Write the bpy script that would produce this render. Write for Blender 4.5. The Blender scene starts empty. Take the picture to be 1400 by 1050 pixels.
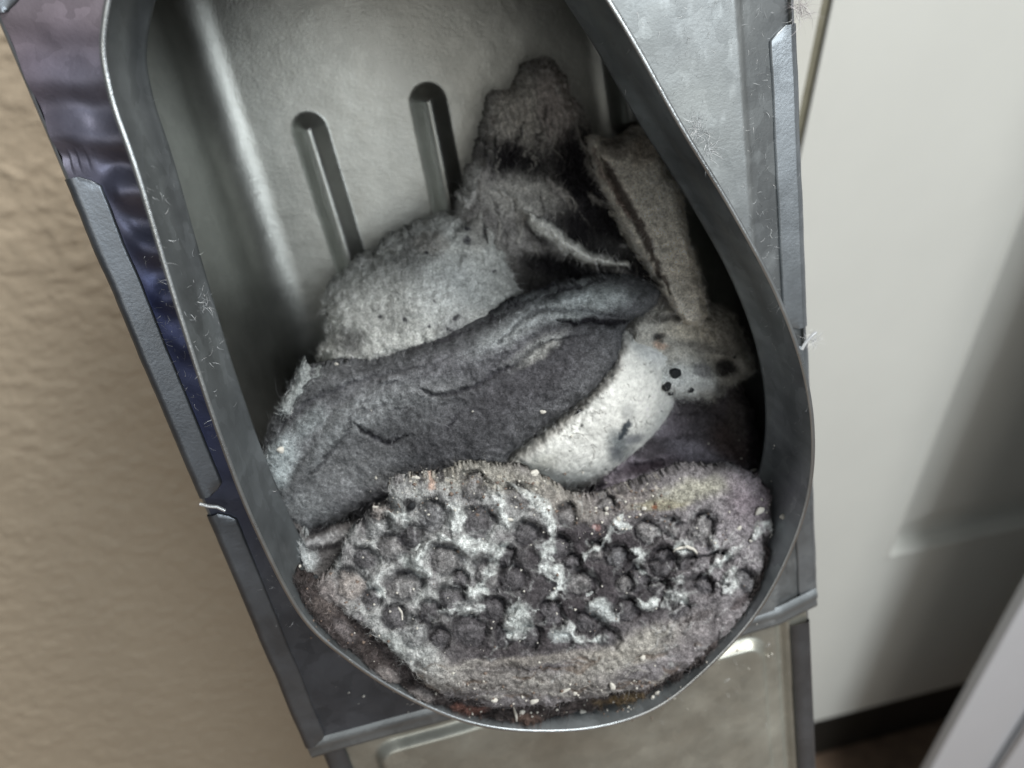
import bpy, math, random
import numpy as np
from mathutils import Matrix, Vector
R = math.radians
rng = np.random.default_rng(7)
random.seed(7)
sc = bpy.context.scene
COL = sc.collection

# ------------------------------------------------------------------ camera, light, exposure
CAMH = 0.92
cam = bpy.data.cameras.new('camera'); camo = bpy.data.objects.new('camera', cam); COL.objects.link(camo)
camo.location = (0, 0, CAMH); camo.rotation_euler = (R(90-33), 0, 0)
cam.lens = 26; cam.sensor_width = 36; cam.clip_start = 0.01; cam.clip_end = 100
cam.dof.use_dof = True; cam.dof.focus_distance = 0.156; cam.dof.aperture_fstop = 12.5
sc.camera = camo
w = bpy.data.worlds.new('World'); sc.world = w; w.use_nodes = True
w.node_tree.nodes['Background'].inputs[0].default_value = (0.80, 0.86, 0.92, 1)
w.node_tree.nodes['Background'].inputs[1].default_value = 0.16
def area(name, loc, tgt, size, power, col, sy=None):
    l = bpy.data.lights.new(name, 'AREA'); l.energy = power; l.color = col; l.size = size
    if sy: l.shape = 'RECTANGLE'; l.size_y = sy
    o = bpy.data.objects.new(name, l); COL.objects.link(o); o.location = loc
    o.rotation_euler = (Vector(tgt)-Vector(loc)).to_track_quat('-Z', 'Y').to_euler()
area('ceiling_light', (0.85, -0.30, 2.4), (0.0, 0.2, 0.8), 0.6, 36, (1.0, 0.985, 0.95))
area('fill_light', (1.15, -1.7, 1.9), (0.0, 0.2, 0.8), 1.0, 26, (0.90, 0.96, 1.0))  # added soft source behind the camera, no window known; brightens the metal's reflection
area('reflection_fill', (0.10, -2.5, 1.35), (0.0, 0.2, 0.8), 1.3, 7.5, (1.0, 0.97, 0.90))  # unseen fill behind the camera, added for the back panel to reflect
sc.view_settings.view_transform = 'Standard'; sc.view_settings.look = 'None'
sc.view_settings.exposure = 0.0; sc.view_settings.gamma = 1.0

# ------------------------------------------------------------------ frames
F = 1400*26/36
CM = Matrix.Translation((0, 0, CAMH)) @ Matrix.Rotation(R(57), 4, 'X')
ex = Vector((.967, .241, -.082)).normalized()
eu = Vector((-.185, .901, .392)); eu = (eu - ex*eu.dot(ex)).normalized()
en = ex.cross(eu)
O0 = Vector(((640-700)/F, -(600-525)/F, -1))*0.178
LM = Matrix(((ex.x, eu.x, en.x, O0.x), (ex.y, eu.y, en.y, O0.y), (ex.z, eu.z, en.z, O0.z), (0, 0, 0, 1)))
DM = CM @ LM                                    # duct frame -> world
LI = LM.inverted(); CO = np.array(LI.translation); CR = np.array(LI.to_3x3())
def P(px, py, z):
    """point of the duct frame at height z above its front plate"""
    px = np.asarray(px, float); py = np.asarray(py, float); z = np.asarray(z, float)
    d = np.stack([(px-700)/F, -(py-525)/F, -np.ones_like(px)], -1) @ CR.T
    t = (z-CO[2])/d[..., 2]
    return CO + d*t[..., None]
H = 0.020          # collar height
ZB = -0.090        # back panel depth

# ------------------------------------------------------------------ noise
def vnoise(x, y, seed):
    g = np.random.default_rng(seed).random((256, 256))
    xi = np.floor(x).astype(int); yi = np.floor(y).astype(int)
    fx = x-xi; fy = y-yi; fx = fx*fx*(3-2*fx); fy = fy*fy*(3-2*fy)
    a = g[xi & 255, yi & 255]; b = g[(xi+1) & 255, yi & 255]; c = g[xi & 255, (yi+1) & 255]; d = g[(xi+1) & 255, (yi+1) & 255]
    return (a+(b-a)*fx)*(1-fy)+(c+(d-c)*fx)*fy
def fbm(x, y, scale, seed, octv=4, gain=.5):
    s = 0; a = 1; n = 0
    c, sn = math.cos(.6), math.sin(.6)
    x = x/scale; y = y/scale
    for k in range(octv):
        s = s+a*(vnoise(x+17.3*k, y+9.1*k, seed+k)-.5); n += a; a *= gain
        x, y = (x*c-y*sn)*2.03, (x*sn+y*c)*2.03
    return s/n*2
def sstep(a, b, x):
    t = np.clip((x-a)/(b-a), 0, 1); return t*t*(3-2*t)

# ------------------------------------------------------------------ object helpers
def link(name, me, mat, parent=None, world=None, smooth=True):
    me.name = name
    if mat and not me.materials: me.materials.append(mat)
    o = bpy.data.objects.new(name, me); COL.objects.link(o)
    if parent: o.parent = parent
    if world is not None: o.matrix_world = world
    return o
def mesh(V, Fc, col=None, smooth=True, attr='tint'):
    me = bpy.data.meshes.new('m'); V = np.asarray(V, float)
    if isinstance(Fc, np.ndarray):
        n = Fc.shape[1]
        me.vertices.add(len(V)); me.vertices.foreach_set('co', V.ravel())
        me.loops.add(Fc.size); me.loops.foreach_set('vertex_index', Fc.ravel().astype(np.int32))
        me.polygons.add(len(Fc)); me.polygons.foreach_set('loop_start', np.arange(0, Fc.size, n, dtype=np.int32))
        me.update(calc_edges=True)
    else:
        me.from_pydata([tuple(v) for v in V], [], Fc)
    if smooth: me.polygons.foreach_set('use_smooth', np.ones(len(me.polygons), bool))
    if col is not None:
        a = me.color_attributes.new(attr, 'FLOAT_COLOR', 'POINT')
        c = np.ones((len(V), 4)); c[:, :3] = col; a.data.foreach_set('color', c.ravel())
    me.update()
    return me
def tag(o, label=None, cat=None, group=None, kind=None):
    if label: o['label'] = label
    if cat: o['category'] = cat
    if group: o['group'] = group
    if kind: o['kind'] = kind
    return o
def recenter(V):
    """shift local vertices to their own base and give the world matrix"""
    c = V.mean(0); c = np.array([c[0], c[1], V[:, 2].min()])
    return V-c, DM @ Matrix.Translation(Vector(c)), c
def gridfaces(n, m, wrap=False):
    i = np.arange(n-1)[:, None]; j = np.arange(m if wrap else m-1)[None, :]
    j2 = (j+1) % m
    a = i*m+j; b = i*m+j2; c = (i+1)*m+j2; d = (i+1)*m+j
    return np.stack([a, b, c, d], -1).reshape(-1, 4)

# ------------------------------------------------------------------ materials
def nmat(name):
    m = bpy.data.materials.new(name); m.use_nodes = True
    nt = m.node_tree; b = nt.nodes['Principled BSDF']
    return m, nt, b
def N(nt, t, **kw):
    n = nt.nodes.new(t)
    for k, v in kw.items():
        if k in n.inputs: n.inputs[k].default_value = v
        else: setattr(n, k, v)
    return n
def noise(nt, scale, detail=4, rough=.55, vec=None):
    n = N(nt, 'ShaderNodeTexNoise'); n.inputs['Scale'].default_value = scale
    n.inputs['Detail'].default_value = detail; n.inputs['Roughness'].default_value = rough
    if vec: nt.links.new(vec, n.inputs['Vector'])
    return n
def ramp(nt, src, stops):
    r = N(nt, 'ShaderNodeValToRGB'); nt.links.new(src, r.inputs[0])
    while len(r.color_ramp.elements) < len(stops): r.color_ramp.elements.new(.5)
    for e, (p, c) in zip(r.color_ramp.elements, stops):
        e.position = p; e.color = (c, c, c, 1) if not isinstance(c, tuple) else (*c, 1)
    return r
def coords(nt): return N(nt, 'ShaderNodeTexCoord').outputs['Object']

def m_metal(name, base, r0=.33, r1=.52, tint=True, spot=1.0, bump=.15, dust=.5):
    m, nt, b = nmat(name); L = nt.links.new; co = coords(nt)
    sp = N(nt, 'ShaderNodeTexVoronoi'); sp.inputs['Scale'].default_value = 210
    wv = noise(nt, 90, 3, .6, co); mixv = N(nt, 'ShaderNodeVectorMath', operation='MULTIPLY_ADD')
    L(wv.outputs['Color'], mixv.inputs[0]); mixv.inputs[1].default_value = (.012,)*3; L(co, mixv.inputs[2])
    L(mixv.outputs[0], sp.inputs['Vector'])
    n1 = noise(nt, 60, 6, .65, co); n2 = noise(nt, 1400, 3, .6, co); n3 = noise(nt, 14, 4, .6, co)
    r1n = ramp(nt, sp.outputs['Color'], [(0, 1-.10*spot), (1, 1+.05*spot)])
    r2n = ramp(nt, n1.outputs[0], [(.25, .80), (.75, 1.08)])
    mu = N(nt, 'ShaderNodeMix', data_type='RGBA', blend_type='MULTIPLY'); mu.inputs[0].default_value = 1
    L(r1n.outputs[0], mu.inputs[6]); L(r2n.outputs[0], mu.inputs[7])
    mu2 = N(nt, 'ShaderNodeMix', data_type='RGBA', blend_type='MULTIPLY'); mu2.inputs[0].default_value = 1
    L(mu.outputs[2], mu2.inputs[6])
    if tint:
        at = N(nt, 'ShaderNodeAttribute', attribute_name='tint'); L(at.outputs['Color'], mu2.inputs[7])
    else: mu2.inputs[7].default_value = (*base, 1)
    L(mu2.outputs[2], b.inputs['Base Color'])
    # zinc patina and settled dust: less metallic, rougher
    dr = ramp(nt, n3.outputs[0], [(.35, 1-dust*.35), (.7, 1-dust)])
    L(dr.outputs[0], b.inputs['Metallic'])
    rr = ramp(nt, n1.outputs[0], [(.3, r0), (.75, r1)]); L(rr.outputs[0], b.inputs['Roughness'])
    ad = N(nt, 'ShaderNodeMath', operation='MULTIPLY_ADD'); L(n2.outputs[0], ad.inputs[0]); ad.inputs[1].default_value = .5; L(n1.outputs[0], ad.inputs[2])
    bp = N(nt, 'ShaderNodeBump'); bp.inputs['Strength'].default_value = bump; bp.inputs['Distance'].default_value = .0006
    L(ad.outputs[0], bp.inputs['Height']); L(bp.outputs[0], b.inputs['Normal'])
    return m
M_PLATE = m_metal('galvanised_plate', (.5,)*3, .36, .52, spot=2.2, bump=.12, dust=.5)
M_IN = m_metal('galvanised_inner', (.5,)*3, .36, .46, spot=.9, bump=.34, dust=.12)
M_LOW = m_metal('galvanised_lower', (.5,)*3, .34, .5, spot=1.0, dust=.35)
M_EDGE = m_metal('cut_edge', (.55, .57, .57), .25, .35, tint=False, spot=.2, dust=.1)
M_SEAM = m_metal('seam_metal', (.21, .23, .255), .30, .45, tint=False, spot=1.0, dust=.2)

def m_lint(name, bump=.6, lo=.55, hi=2.1):
    m, nt, b = nmat(name); L = nt.links.new; co = coords(nt)
    at = N(nt, 'ShaderNodeAttribute', attribute_name='tint')
    n1 = noise(nt, 2600, 4, .7, co); n2 = noise(nt, 700, 5, .65, co)
    r = ramp(nt, n1.outputs[0], [(.32, lo), (.70, hi)]); r2 = ramp(nt, n2.outputs[0], [(.3, .75), (.7, 1.25)])
    a = N(nt, 'ShaderNodeMix', data_type='RGBA', blend_type='MULTIPLY'); a.inputs[0].default_value = 1
    L(r.outputs[0], a.inputs[6]); L(r2.outputs[0], a.inputs[7])
    c = N(nt, 'ShaderNodeMix', data_type='RGBA', blend_type='MULTIPLY'); c.inputs[0].default_value = 1
    L(a.outputs[2], c.inputs[6]); L(at.outputs['Color'], c.inputs[7]); L(c.outputs[2], b.inputs['Base Color'])
    b.inputs['Roughness'].default_value = 1; b.inputs['Specular IOR Level'].default_value = .05
    ad = N(nt, 'ShaderNodeMath', operation='ADD'); L(n1.outputs[0], ad.inputs[0]); L(n2.outputs[0], ad.inputs[1])
    bp = N(nt, 'ShaderNodeBump'); bp.inputs['Strength'].default_value = bump; bp.inputs['Distance'].default_value = .0007
    L(ad.outputs[0], bp.inputs['Height']); L(bp.outputs[0], b.inputs['Normal'])
    return m
M_LINT = m_lint('lint_felt')
M_LINTW = m_lint('lint_felt_white', .3, .9, 1.12)
M_FIB, _nt, _b = nmat('lint_fibre')
_a = N(_nt, 'ShaderNodeAttribute', attribute_name='tint'); _nt.links.new(_a.outputs['Color'], _b.inputs['Base Color'])
_b.inputs['Roughness'].default_value = .9; _b.inputs['Specular IOR Level'].default_value = .1
def m_plain(name, c, rough=.6, spec=.3, nscale=120, amt=.25, bump=.3, dist=.0008, metal=0):
    m, nt, b = nmat(name); L = nt.links.new; co = coords(nt)
    n = noise(nt, nscale, 5, .6, co)
    r = ramp(nt, n.outputs[0], [(.25, tuple(x*(1-amt) for x in c)), (.75, tuple(min(1, x*(1+amt*.6)) for x in c))])
    L(r.outputs[0], b.inputs['Base Color']); b.inputs['Roughness'].default_value = rough; b.inputs['Specular IOR Level'].default_value = spec
    b.inputs['Metallic'].default_value = metal
    bp = N(nt, 'ShaderNodeBump'); bp.inputs['Strength'].default_value = bump; bp.inputs['Distance'].default_value = dist
    L(n.outputs[0], bp.inputs['Height']); L(bp.outputs[0], b.inputs['Normal'])
    return m
M_WALL = m_plain('tan_wall_paint', (.49, .405, .30), .6, .3, 420, .07, .35, .0006)
M_DOOR = m_plain('white_door_paint', (.66, .67, .635), .42, .4, 9, .04, .08, .0006)
M_CASE = m_plain('casing_paint', (.66, .66, .61), .45, .4, 30, .04)
M_SWEEP = m_plain('black_rubber', (.018, .016, .013), .6, .3, 60, .2)
M_PANEL = m_plain('white_appliance_enamel', (.62, .63, .66), .3, .5, 12, .03, .05)
M_STRIP = m_plain('grey_trim', (.42, .45, .48), .3, .5, 30, .1, metal=.6)
M_FOOT = m_plain('black_foot', (.02, .022, .028), .4, .5, 60, .2)
M_FLOOR = m_plain('wood_floor', (.20, .14, .10), .4, .4, 40, .35)
M_CRUMB = m_plain('pale_crumb', (.66, .64, .58), .7, .3, 900, .2)
M_PELLET = m_plain('dark_pellet', (.035, .037, .04), .8, .2, 1500, .6, .8, .0006)
M_GRIT = m_plain('brown_grit', (.22, .17, .14), .9, .2, 900, .4)
M_SEAMR = m_metal('seam_metal_light', (.30, .325, .345), .32, .48, tint=False, spot=1.8, dust=.45)
M_BURR = m_plain('bright_burr', (.75, .77, .78), .3, .5, 300, .1, metal=.5)

# ------------------------------------------------------------------ smooth closed curves
def catmull(pts, n):
    p = np.array(pts, float); m = len(p); t = np.linspace(0, m, n, endpoint=False); i = np.floor(t).astype(int); f = (t-i)[:, None]
    p0, p1, p2, p3 = p[(i-1) % m], p[i % m], p[(i+1) % m], p[(i+2) % m]
    return .5*(2*p1+(p2-p0)*f+(2*p0-5*p1+4*p2-p3)*f*f+(3*p1-p0-3*p2+p3)*f**3)
def resample(c, n):
    d = np.linalg.norm(np.roll(c, -1, 0)-c, axis=1); s = np.concatenate([[0], np.cumsum(d)]); cc = np.vstack([c, c[:1]])
    t = np.linspace(0, s[-1], n, endpoint=False)
    return np.stack([np.interp(t, s, cc[:, k]) for k in range(c.shape[1])], -1)

RIM_PX = [(140, 40), (150, 130), (187, 240), (243, 425), (298, 592), (348, 720), (412, 842), (480, 905), (560, 955), (640, 988), (720, 1000),
          (810, 996), (890, 972), (955, 925), (1030, 845), (1078, 760), (1106, 675), (1112, 590), (1098, 500), (1062, 400), (1005, 292),
          (930, 168), (865, 52), (800, -50), (720, -150), (600, -225), (440, -245), (280, -190), (175, -80)]
NR = 480
rim = resample(catmull([tuple(P(a, b, H)[:2]) for a, b in RIM_PX], 1200), NR)
def normals2(c):
    t = np.roll(c, -1, 0)-np.roll(c, 1, 0); t /= np.linalg.norm(t, axis=1)[:, None]
    n = np.stack([t[:, 1], -t[:, 0]], -1)          # outward or inward, fixed below
    cen = c.mean(0)
    if np.mean(np.sum(n*(cen-c), 1)) < 0: n = -n
    return n                                        # inward
nin = normals2(rim)
cen = rim.mean(0)

# duct outline in its own frame
xl = float(np.mean([P(190, 455, 0)[0], P(345, 850, 0)[0]])); xr = float(np.mean([P(1103, 300, 0)[0], P(1118, 600, 0)[0]]))
yseam = float(np.mean([P(430, 1032, 0)[1], P(1125, 838, 0)[1]])); ytop = P(500, -250, 0)[1]+.02
xcr = float(np.mean([P(1012, 50, 0)[0], P(1048, 500, 0)[0]]))
print('duct', xl, xr, yseam, ytop, xcr, 'cen', cen)
def zplate(x, y):
    z = -0.22*np.clip(x-xcr, 0, None) - .0012*sstep(xcr-.0012, xcr+.0006, x)
    # crumpled patch on the left flank
    q = P(150, 280, 0); g = np.exp(-((x-q[0])/.016)**2-((y-q[1])/.026)**2)
    ys_ = P(105, 242, 0)[1]; g = g*np.where(y < ys_+.003, sstep(xl+.0050, xl+.0085, x), 1)
    z = z+g*(.0015*np.sin((y-q[1])*560+2.5*fbm(x*1000, y*1000, 22, 5)+(x-q[0])*90)+.0007*fbm(x*1000, y*1000, 14, 6, 2))
    return z + .0003*fbm(x*1000, y*1000, 30, 3)

# ================================================================== THE DUCT
duct = bpy.data.objects.new('dryer_duct', None); COL.objects.link(duct)
base_y = -0.80
duct.matrix_world = DM @ Matrix.Translation((0.5*(xl+xr), yseam, -.05))
DI = np.array([0.5*(xl+xr), yseam, -.05])
tag(duct, 'flat galvanised sheet metal dryer duct, its oval collar open and packed with grey lint', 'duct')
def dpart(name, V, Fc, mat, col=None, parent=None, smooth=True):
    o = link(name, mesh(np.asarray(V)-DI, Fc, col, smooth), mat, parent or duct)
    return o

def plate_tint(x, y):
    X = np.stack([x, y], -1)
    c = np.ones(x.shape+(3,))*np.array([.29, .31, .32])
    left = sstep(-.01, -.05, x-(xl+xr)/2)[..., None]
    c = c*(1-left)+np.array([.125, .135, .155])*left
    def blob(px, py, rx, ry, col, a):
        q = P(px, py, 0); g = a*np.exp(-((x-q[0])/rx)**2-((y-q[1])/ry)**2)
        g = np.clip(g*(1+.7*fbm(x*1000, y*1000, 16, 21)), 0, 1)[..., None]
        return c*(1-g)+np.array(col)*g
    c = blob(80, 40, .022, .03, (.32, .275, .30), .9)  # violet and blue reflections painted into the left flank's tint
    c = blob(100, 130, .016, .02, (.24, .19, .225), .8)
    c = blob(140, 150, .012, .014, (.15, .15, .20), .7)
    c = blob(170, 300, .02, .02, (.27, .265, .29), .7)
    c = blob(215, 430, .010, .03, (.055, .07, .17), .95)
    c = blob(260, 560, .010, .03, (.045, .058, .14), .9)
    c = blob(930, 120, .02, .05, (.33, .345, .335), .6)
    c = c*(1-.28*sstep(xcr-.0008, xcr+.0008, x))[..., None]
    rt = sstep((xl+xr)/2, xr, x)[..., None]
    fl = sstep(.35, .6, fbm(x*1000, y*1000, 2.6, 36, 2))[..., None]
    c = c*(1+.35*fl*rt)
    return c*(1+.22*fbm(x*1000, y*1000, 6, 33))[..., None]

# front plate with the oval opening
nr = 70
ang = np.arctan2(rim[:, 1]-cen[1], rim[:, 0]-cen[0])
d = rim-cen; tx = np.where(d[:, 0] > 0, (xr-cen[0])/np.where(abs(d[:, 0]) < 1e-9, 1e-9, d[:, 0]), (xl-cen[0])/np.where(abs(d[:, 0]) < 1e-9, 1e-9, d[:, 0]))
ty = np.where(d[:, 1] > 0, (ytop-cen[1])/d[:, 1], (yseam-cen[1])/d[:, 1])
out = cen+d*np.minimum(tx, ty)[:, None]
for cx, cy in ((xl, yseam), (xr, yseam), (xl, ytop), (xr, ytop)):
    k = np.argmin(np.linalg.norm(out-np.array([cx, cy]), axis=1)); out[k] = (cx, cy)
t = np.linspace(0, 1, nr)[:, None, None]
G = rim[None]*(1-t)+out[None]*t
z = zplate(G[..., 0], G[..., 1])
z = np.where(t[..., 0] < .0001, 0, z)
V = np.concatenate([G, z[..., None]], -1).reshape(-1, 3)
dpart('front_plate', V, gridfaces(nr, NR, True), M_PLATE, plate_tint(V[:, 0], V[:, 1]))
# box sides and back
yb0 = yseam
def boxshell(name, x0, x1, y0, y1, z0, z1, mat, r=.002, zl=0, zr=0):
    V = []; n = 24
    prof = [(x0, z0+zl)]+[(x0-r*math.sin(a)*.6, z0+zl-r*(1-math.cos(a))) for a in np.linspace(.3, 1.57, 5)]+[(x0-r*.6, z1+.004), (x0+.003, z1), (x1-.003, z1), (x1+r*.6, z1+.004)] \
        + [(x1+r*math.sin(a)*.6, z0+zr-r*(1-math.cos(a))) for a in np.linspace(1.57, .3, 5)]+[(x1, z0+zr)]
    ys = np.linspace(y0, y1, n)
    for y in ys: V += [(p[0], y, p[1]) for p in prof]
    V = np.array(V)
    return dpart(name, V, gridfaces(n, len(prof)), mat, np.ones((len(V), 3))*np.array([.34, .36, .38]))
boxshell('side_shell', xl, xr, yseam, ytop, 0, ZB-.004, M_LOW, zr=float(zplate(np.array(xr), np.array(0.))))
# top cap
V = [(xl, ytop, 0), (xr, ytop, -.003), (xr, ytop, ZB-.006), (xl, ytop, ZB-.006)]
dpart('top_cap', V, [(0, 1, 2, 3)], M_LOW, np.ones((4, 3))*.4, smooth=False)

# collar: outer wall, rolled lip, inner wall (sheet 0.6 mm thick)
th = .00035
rings = []
for inset, zz in ((-.0006, 0.0), (-.0004, H*.5), (-.0003, H-.0003), (0.0, H), (th, H), (th+.0001, H-.0003), (th, H*.5), (th, .0012), (th+.0007, .0004), (th+.0010, -.0006), (th-.0006, -.0022)):
    wob = .0004*np.sin(np.linspace(0, 2*np.pi, NR, endpoint=False)*5)
    rings.append(np.concatenate([rim+nin*(inset+0*wob[:, None]), np.full((NR, 1), zz)], 1))
V = np.array(rings).reshape(-1, 3)
cc = np.ones((len(V), 3))*np.array([.22, .24, .25])*(1+.75*sstep(cen[1]-.01, rim[:, 1].min(), V[:, 1]))[:, None]  # tint lightened toward the bottom, light from above painted in
lat = V[:, 0]-cen[0]
cc *= (1+.30*fbm(V[:, 0]*1000, V[:, 1]*1000+V[:, 2]*700, 9, 44)+.25*fbm(V[:, 0]*1000, V[:, 1]*1000+V[:, 2]*900, 2.2, 45))[:, None]
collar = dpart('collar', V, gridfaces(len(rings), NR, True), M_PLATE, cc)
# bright sheared edge as its own thin ring
rg = [np.concatenate([rim+nin*a, np.full((NR, 1), b)], 1) for a, b in ((-.0003, H+.0001), (0.0, H+.0003), (th, H+.0003), (th+.0003, H+.0001))]
dpart('cut_edge', np.array(rg).reshape(-1, 3), gridfaces(4, NR, True), M_EDGE, parent=None)

# cavity: the inside of the flat duct, wide fillets, back panel with pressed ribs
rf = .013; sl = .009
pf_ = [(xl+.0006, -.0030), (xl+.0006, -.015), (xl+.0006+sl*.4, -.040), (xl+.0006+sl*.9, ZB+rf+.004)]
pf_ += [(xl+.0006+sl+rf*(1-math.cos(a)), ZB+rf-rf*math.sin(a)) for a in np.linspace(.05, 1.57, 40)]
mid = [(x_, ZB) for x_ in np.linspace(xl+sl+rf+.001, xr-sl-rf-.001, 420)]
pr_ = [(xr-.0006-(a_[0]-xl-.0006), a_[1]) for a_ in pf_][::-1]
pc = np.array(pf_+mid+pr_)
ysb = np.concatenate([np.linspace(yseam+.002, P(500, 520, ZB)[1], 30), np.linspace(P(500, 519, ZB)[1], ytop-.001, 420)])
x = np.repeat(pc[None, :, 0], len(ysb), 0); z0_ = np.repeat(pc[None, :, 1], len(ysb), 0); y = np.repeat(ysb[:, None], len(pc), 1)
def rib(x, y, a, b, w, h):
    a = P(*a, ZB)[:2]; b = P(*b, ZB)[:2]; ab = b-a
    t = np.clip(((x-a[0])*ab[0]+(y-a[1])*ab[1])/(ab@ab), 0, 1)
    dd = np.hypot(x-a[0]-t*ab[0], y-a[1]-t*ab[1])/w
    return h*(.5+.5*np.cos(np.pi*np.clip(dd, 0, 1)))**.9
zz = 0
for a, b, w_, h_ in (((424, 178), (530, 520), .0058, .0056), ((585, 140), (650, 460), .0062, .0060), ((742, 104), (780, 330), .0058, .0054), ((812, -90), (850, 165), .0042, .0034)):
    zz = zz+rib(x, y, a, b, w_, h_)
zz = zz-.0005*fbm(x*1000, y*1000, 70, 9, 1)+.00005*fbm(x*1000, y*1000, 6, 19, 3)
z0_ = z0_+zz*sstep(ZB+.03, ZB+.002, z0_)
V = np.stack([x, y, z0_], -1).reshape(-1, 3)
cc = np.ones((len(V), 3))*np.array([.52, .53, .50])
cc *= (1+.05*fbm(V[:, 0]*1000, V[:, 1]*1000, 5, 55))[:, None]
dpart('inner_shell', V, gridfaces(len(ysb), len(pc)), M_IN, cc)

# seam strips folded over both long edges
def strip(pxs, wpx, name='seam_strip', side=1, taper=.004):
    """pxs: two pixel ends along the outer edge; strip of width w (m) lying on the plate"""
    (ax, ay), (bx, by) = pxs
    y0 = P(ax, ay, 0)[1]; y1 = P(bx, by, 0)[1]
    n = 60; ys = np.linspace(y0, y1, n)
    xe = xl if side < 0 else xr
    V = []
    for i, yy in enumerate(ys):
        e = min(i, n-1-i)/(n-1)*abs(y1-y0); wloc = wpx*min(1, math.sqrt(max(e, 1e-5)/.0022) if e < .0022 else 1)
        wloc = max(wloc, wpx*.35)
        wob = .00025*float(fbm(np.array(yy*1000), np.array(3.*side), 9, 12))
        rows = [(0.0, -.0016), (-.0009, -.0004), (-.0008, .0004), (0.0002, .0009), (.0010, .0009), (.0016, .0006), (wloc-.0005, .0006), (wloc, .0004), (wloc+.0001, -.0001)]
        for u, zz in rows:
            xx = xe-side*(u+wob)
            V.append((xx, yy, zz+float(-0.22*max(xx-xcr, 0)-(.0012 if xx > xcr else 0))))
    return dpart(name, V, gridfaces(n, 9), M_SEAM if side < 0 else M_SEAMR)
strip(((105, 242), (276, 680)), .0052, side=-1)
strip(((286, 704), (424, 1020)), .0052, side=-1)
strip(((-60, -240), (36, 12)), .0050, side=-1)
strip(((1090, 32), (1112, 452)), .0060, side=1)
strip(((1114, 476), (1130, 822)), .0056, side=1)
# burrs at the notches
def ribbon(pts, w, z, mat, name, parent=None, th=.0004):
    q = np.array([P(a, b, z) for a, b in pts]); tg = np.gradient(q, axis=0); tg /= np.linalg.norm(tg, axis=1)[:, None]
    pr = np.stack([-tg[:, 1], tg[:, 0], 0*tg[:, 0]], -1)
    V = []
    for p_, n_ in zip(q, pr):
        V += [p_+n_*w/2, p_+n_*w/4+np.array([0, 0, th]), p_-n_*w/4+np.array([0, 0, th]), p_-n_*w/2]
    return dpart(name, V, gridfaces(len(q), 4), mat)
ribbon([(273, 689), (285, 692), (297, 693), (308, 698)], .0009, .0022, M_BURR, 'bent_tab')
ribbon([(1096, 478), (1102, 468), (1110, 459), (1116, 454)], .0009, .0005, M_BURR, 'bent_tab')

# bead at the lower end of the upper section
nx = 160; xs = np.linspace(xl-.0004, xr+.0002, nx)
rowsP = [(.0060, -.0002), (.0048, .0004), (.0036, .0006), (.0026, .0003), (.0018, -.0001), (.0006, .0002), (-.0004, .0001), (-.0007, -.0008), (-.0004, -.004)]
V = np.array([[(xx, yseam+dy+.0003*math.sin(xx*90), dz-.22*max(xx-xcr, 0)) for xx in xs] for dy, dz in rowsP]).reshape(-1, 3)
dpart('end_bead', V, gridfaces(len(rowsP), nx), M_PLATE, np.ones((len(V), 3))*np.array([.28, .30, .31]))

# lower telescoping section reaching the floor
y0 = base_y; y1 = yseam+.004; xl2, xr2 = xl+.0022, xr-.0030
ys = np.concatenate([np.linspace(y0, yseam-.09, 30), np.linspace(yseam-.0895, y1, 200)]); xs = np.linspace(xl2, xr2, 220)
Y, X = np.meshgrid(ys, xs, indexing='ij')
q1 = P(1046, 905, -.003); px1 = q1[0]; py1 = P(960, 893, -.003)[1]
dx = px1-X; dl = X-(xl2+.013); dy = py1-Y
rr = .006
inx = np.minimum(dx, dl)
dd = np.where((inx < rr) & (dy < rr), rr-np.hypot(np.clip(rr-inx, 0, None), np.clip(rr-dy, 0, None)), np.minimum(inx, dy))
Z = -.0035+.0026*sstep(-.0008, .0022, dd)
Z = Z-.0016*np.exp(-((X-(px1+.006))/.0012)**2)+.0004*fbm(X*1000, Y*1000, 25, 8)
V = np.stack([X, Y, Z], -1).reshape(-1, 3)
c = np.ones((len(V), 3))*np.array([.50, .50, .44])*(1+.14*fbm(V[:, 0]*1000, V[:, 1]*1000, 7, 91))[:, None]
low = dpart('lower_section', V, gridfaces(len(ys), len(xs)), M_LOW, c)
boxshell('lower_shell', xl2, xr2, y0, y1, -.0035, ZB-.001, M_LOW)
strip_y = P(1122, 842, -.003)[1]
V = []
for yy in np.linspace(strip_y, y0, 80):
    for u, zz in ((0, -.0045), (-.0006, -.003), (0, -.0022), (.001, -.0020), (.0052, -.0022), (.0056, -.003)): V.append((xr2-u, yy, zz))
dpart('seam_strip', V, gridfaces(80, 6), M_SEAM)
V = []
for yy in np.linspace(yseam-.002, y0, 80):
    for u, zz in ((0, -.0045), (-.0006, -.003), (0, -.0022), (.001, -.0020), (.0052, -.0022), (.0056, -.003)): V.append((xl2+u, yy, zz))
dpart('seam_strip', V, gridfaces(80, 6), M_SEAM)

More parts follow.
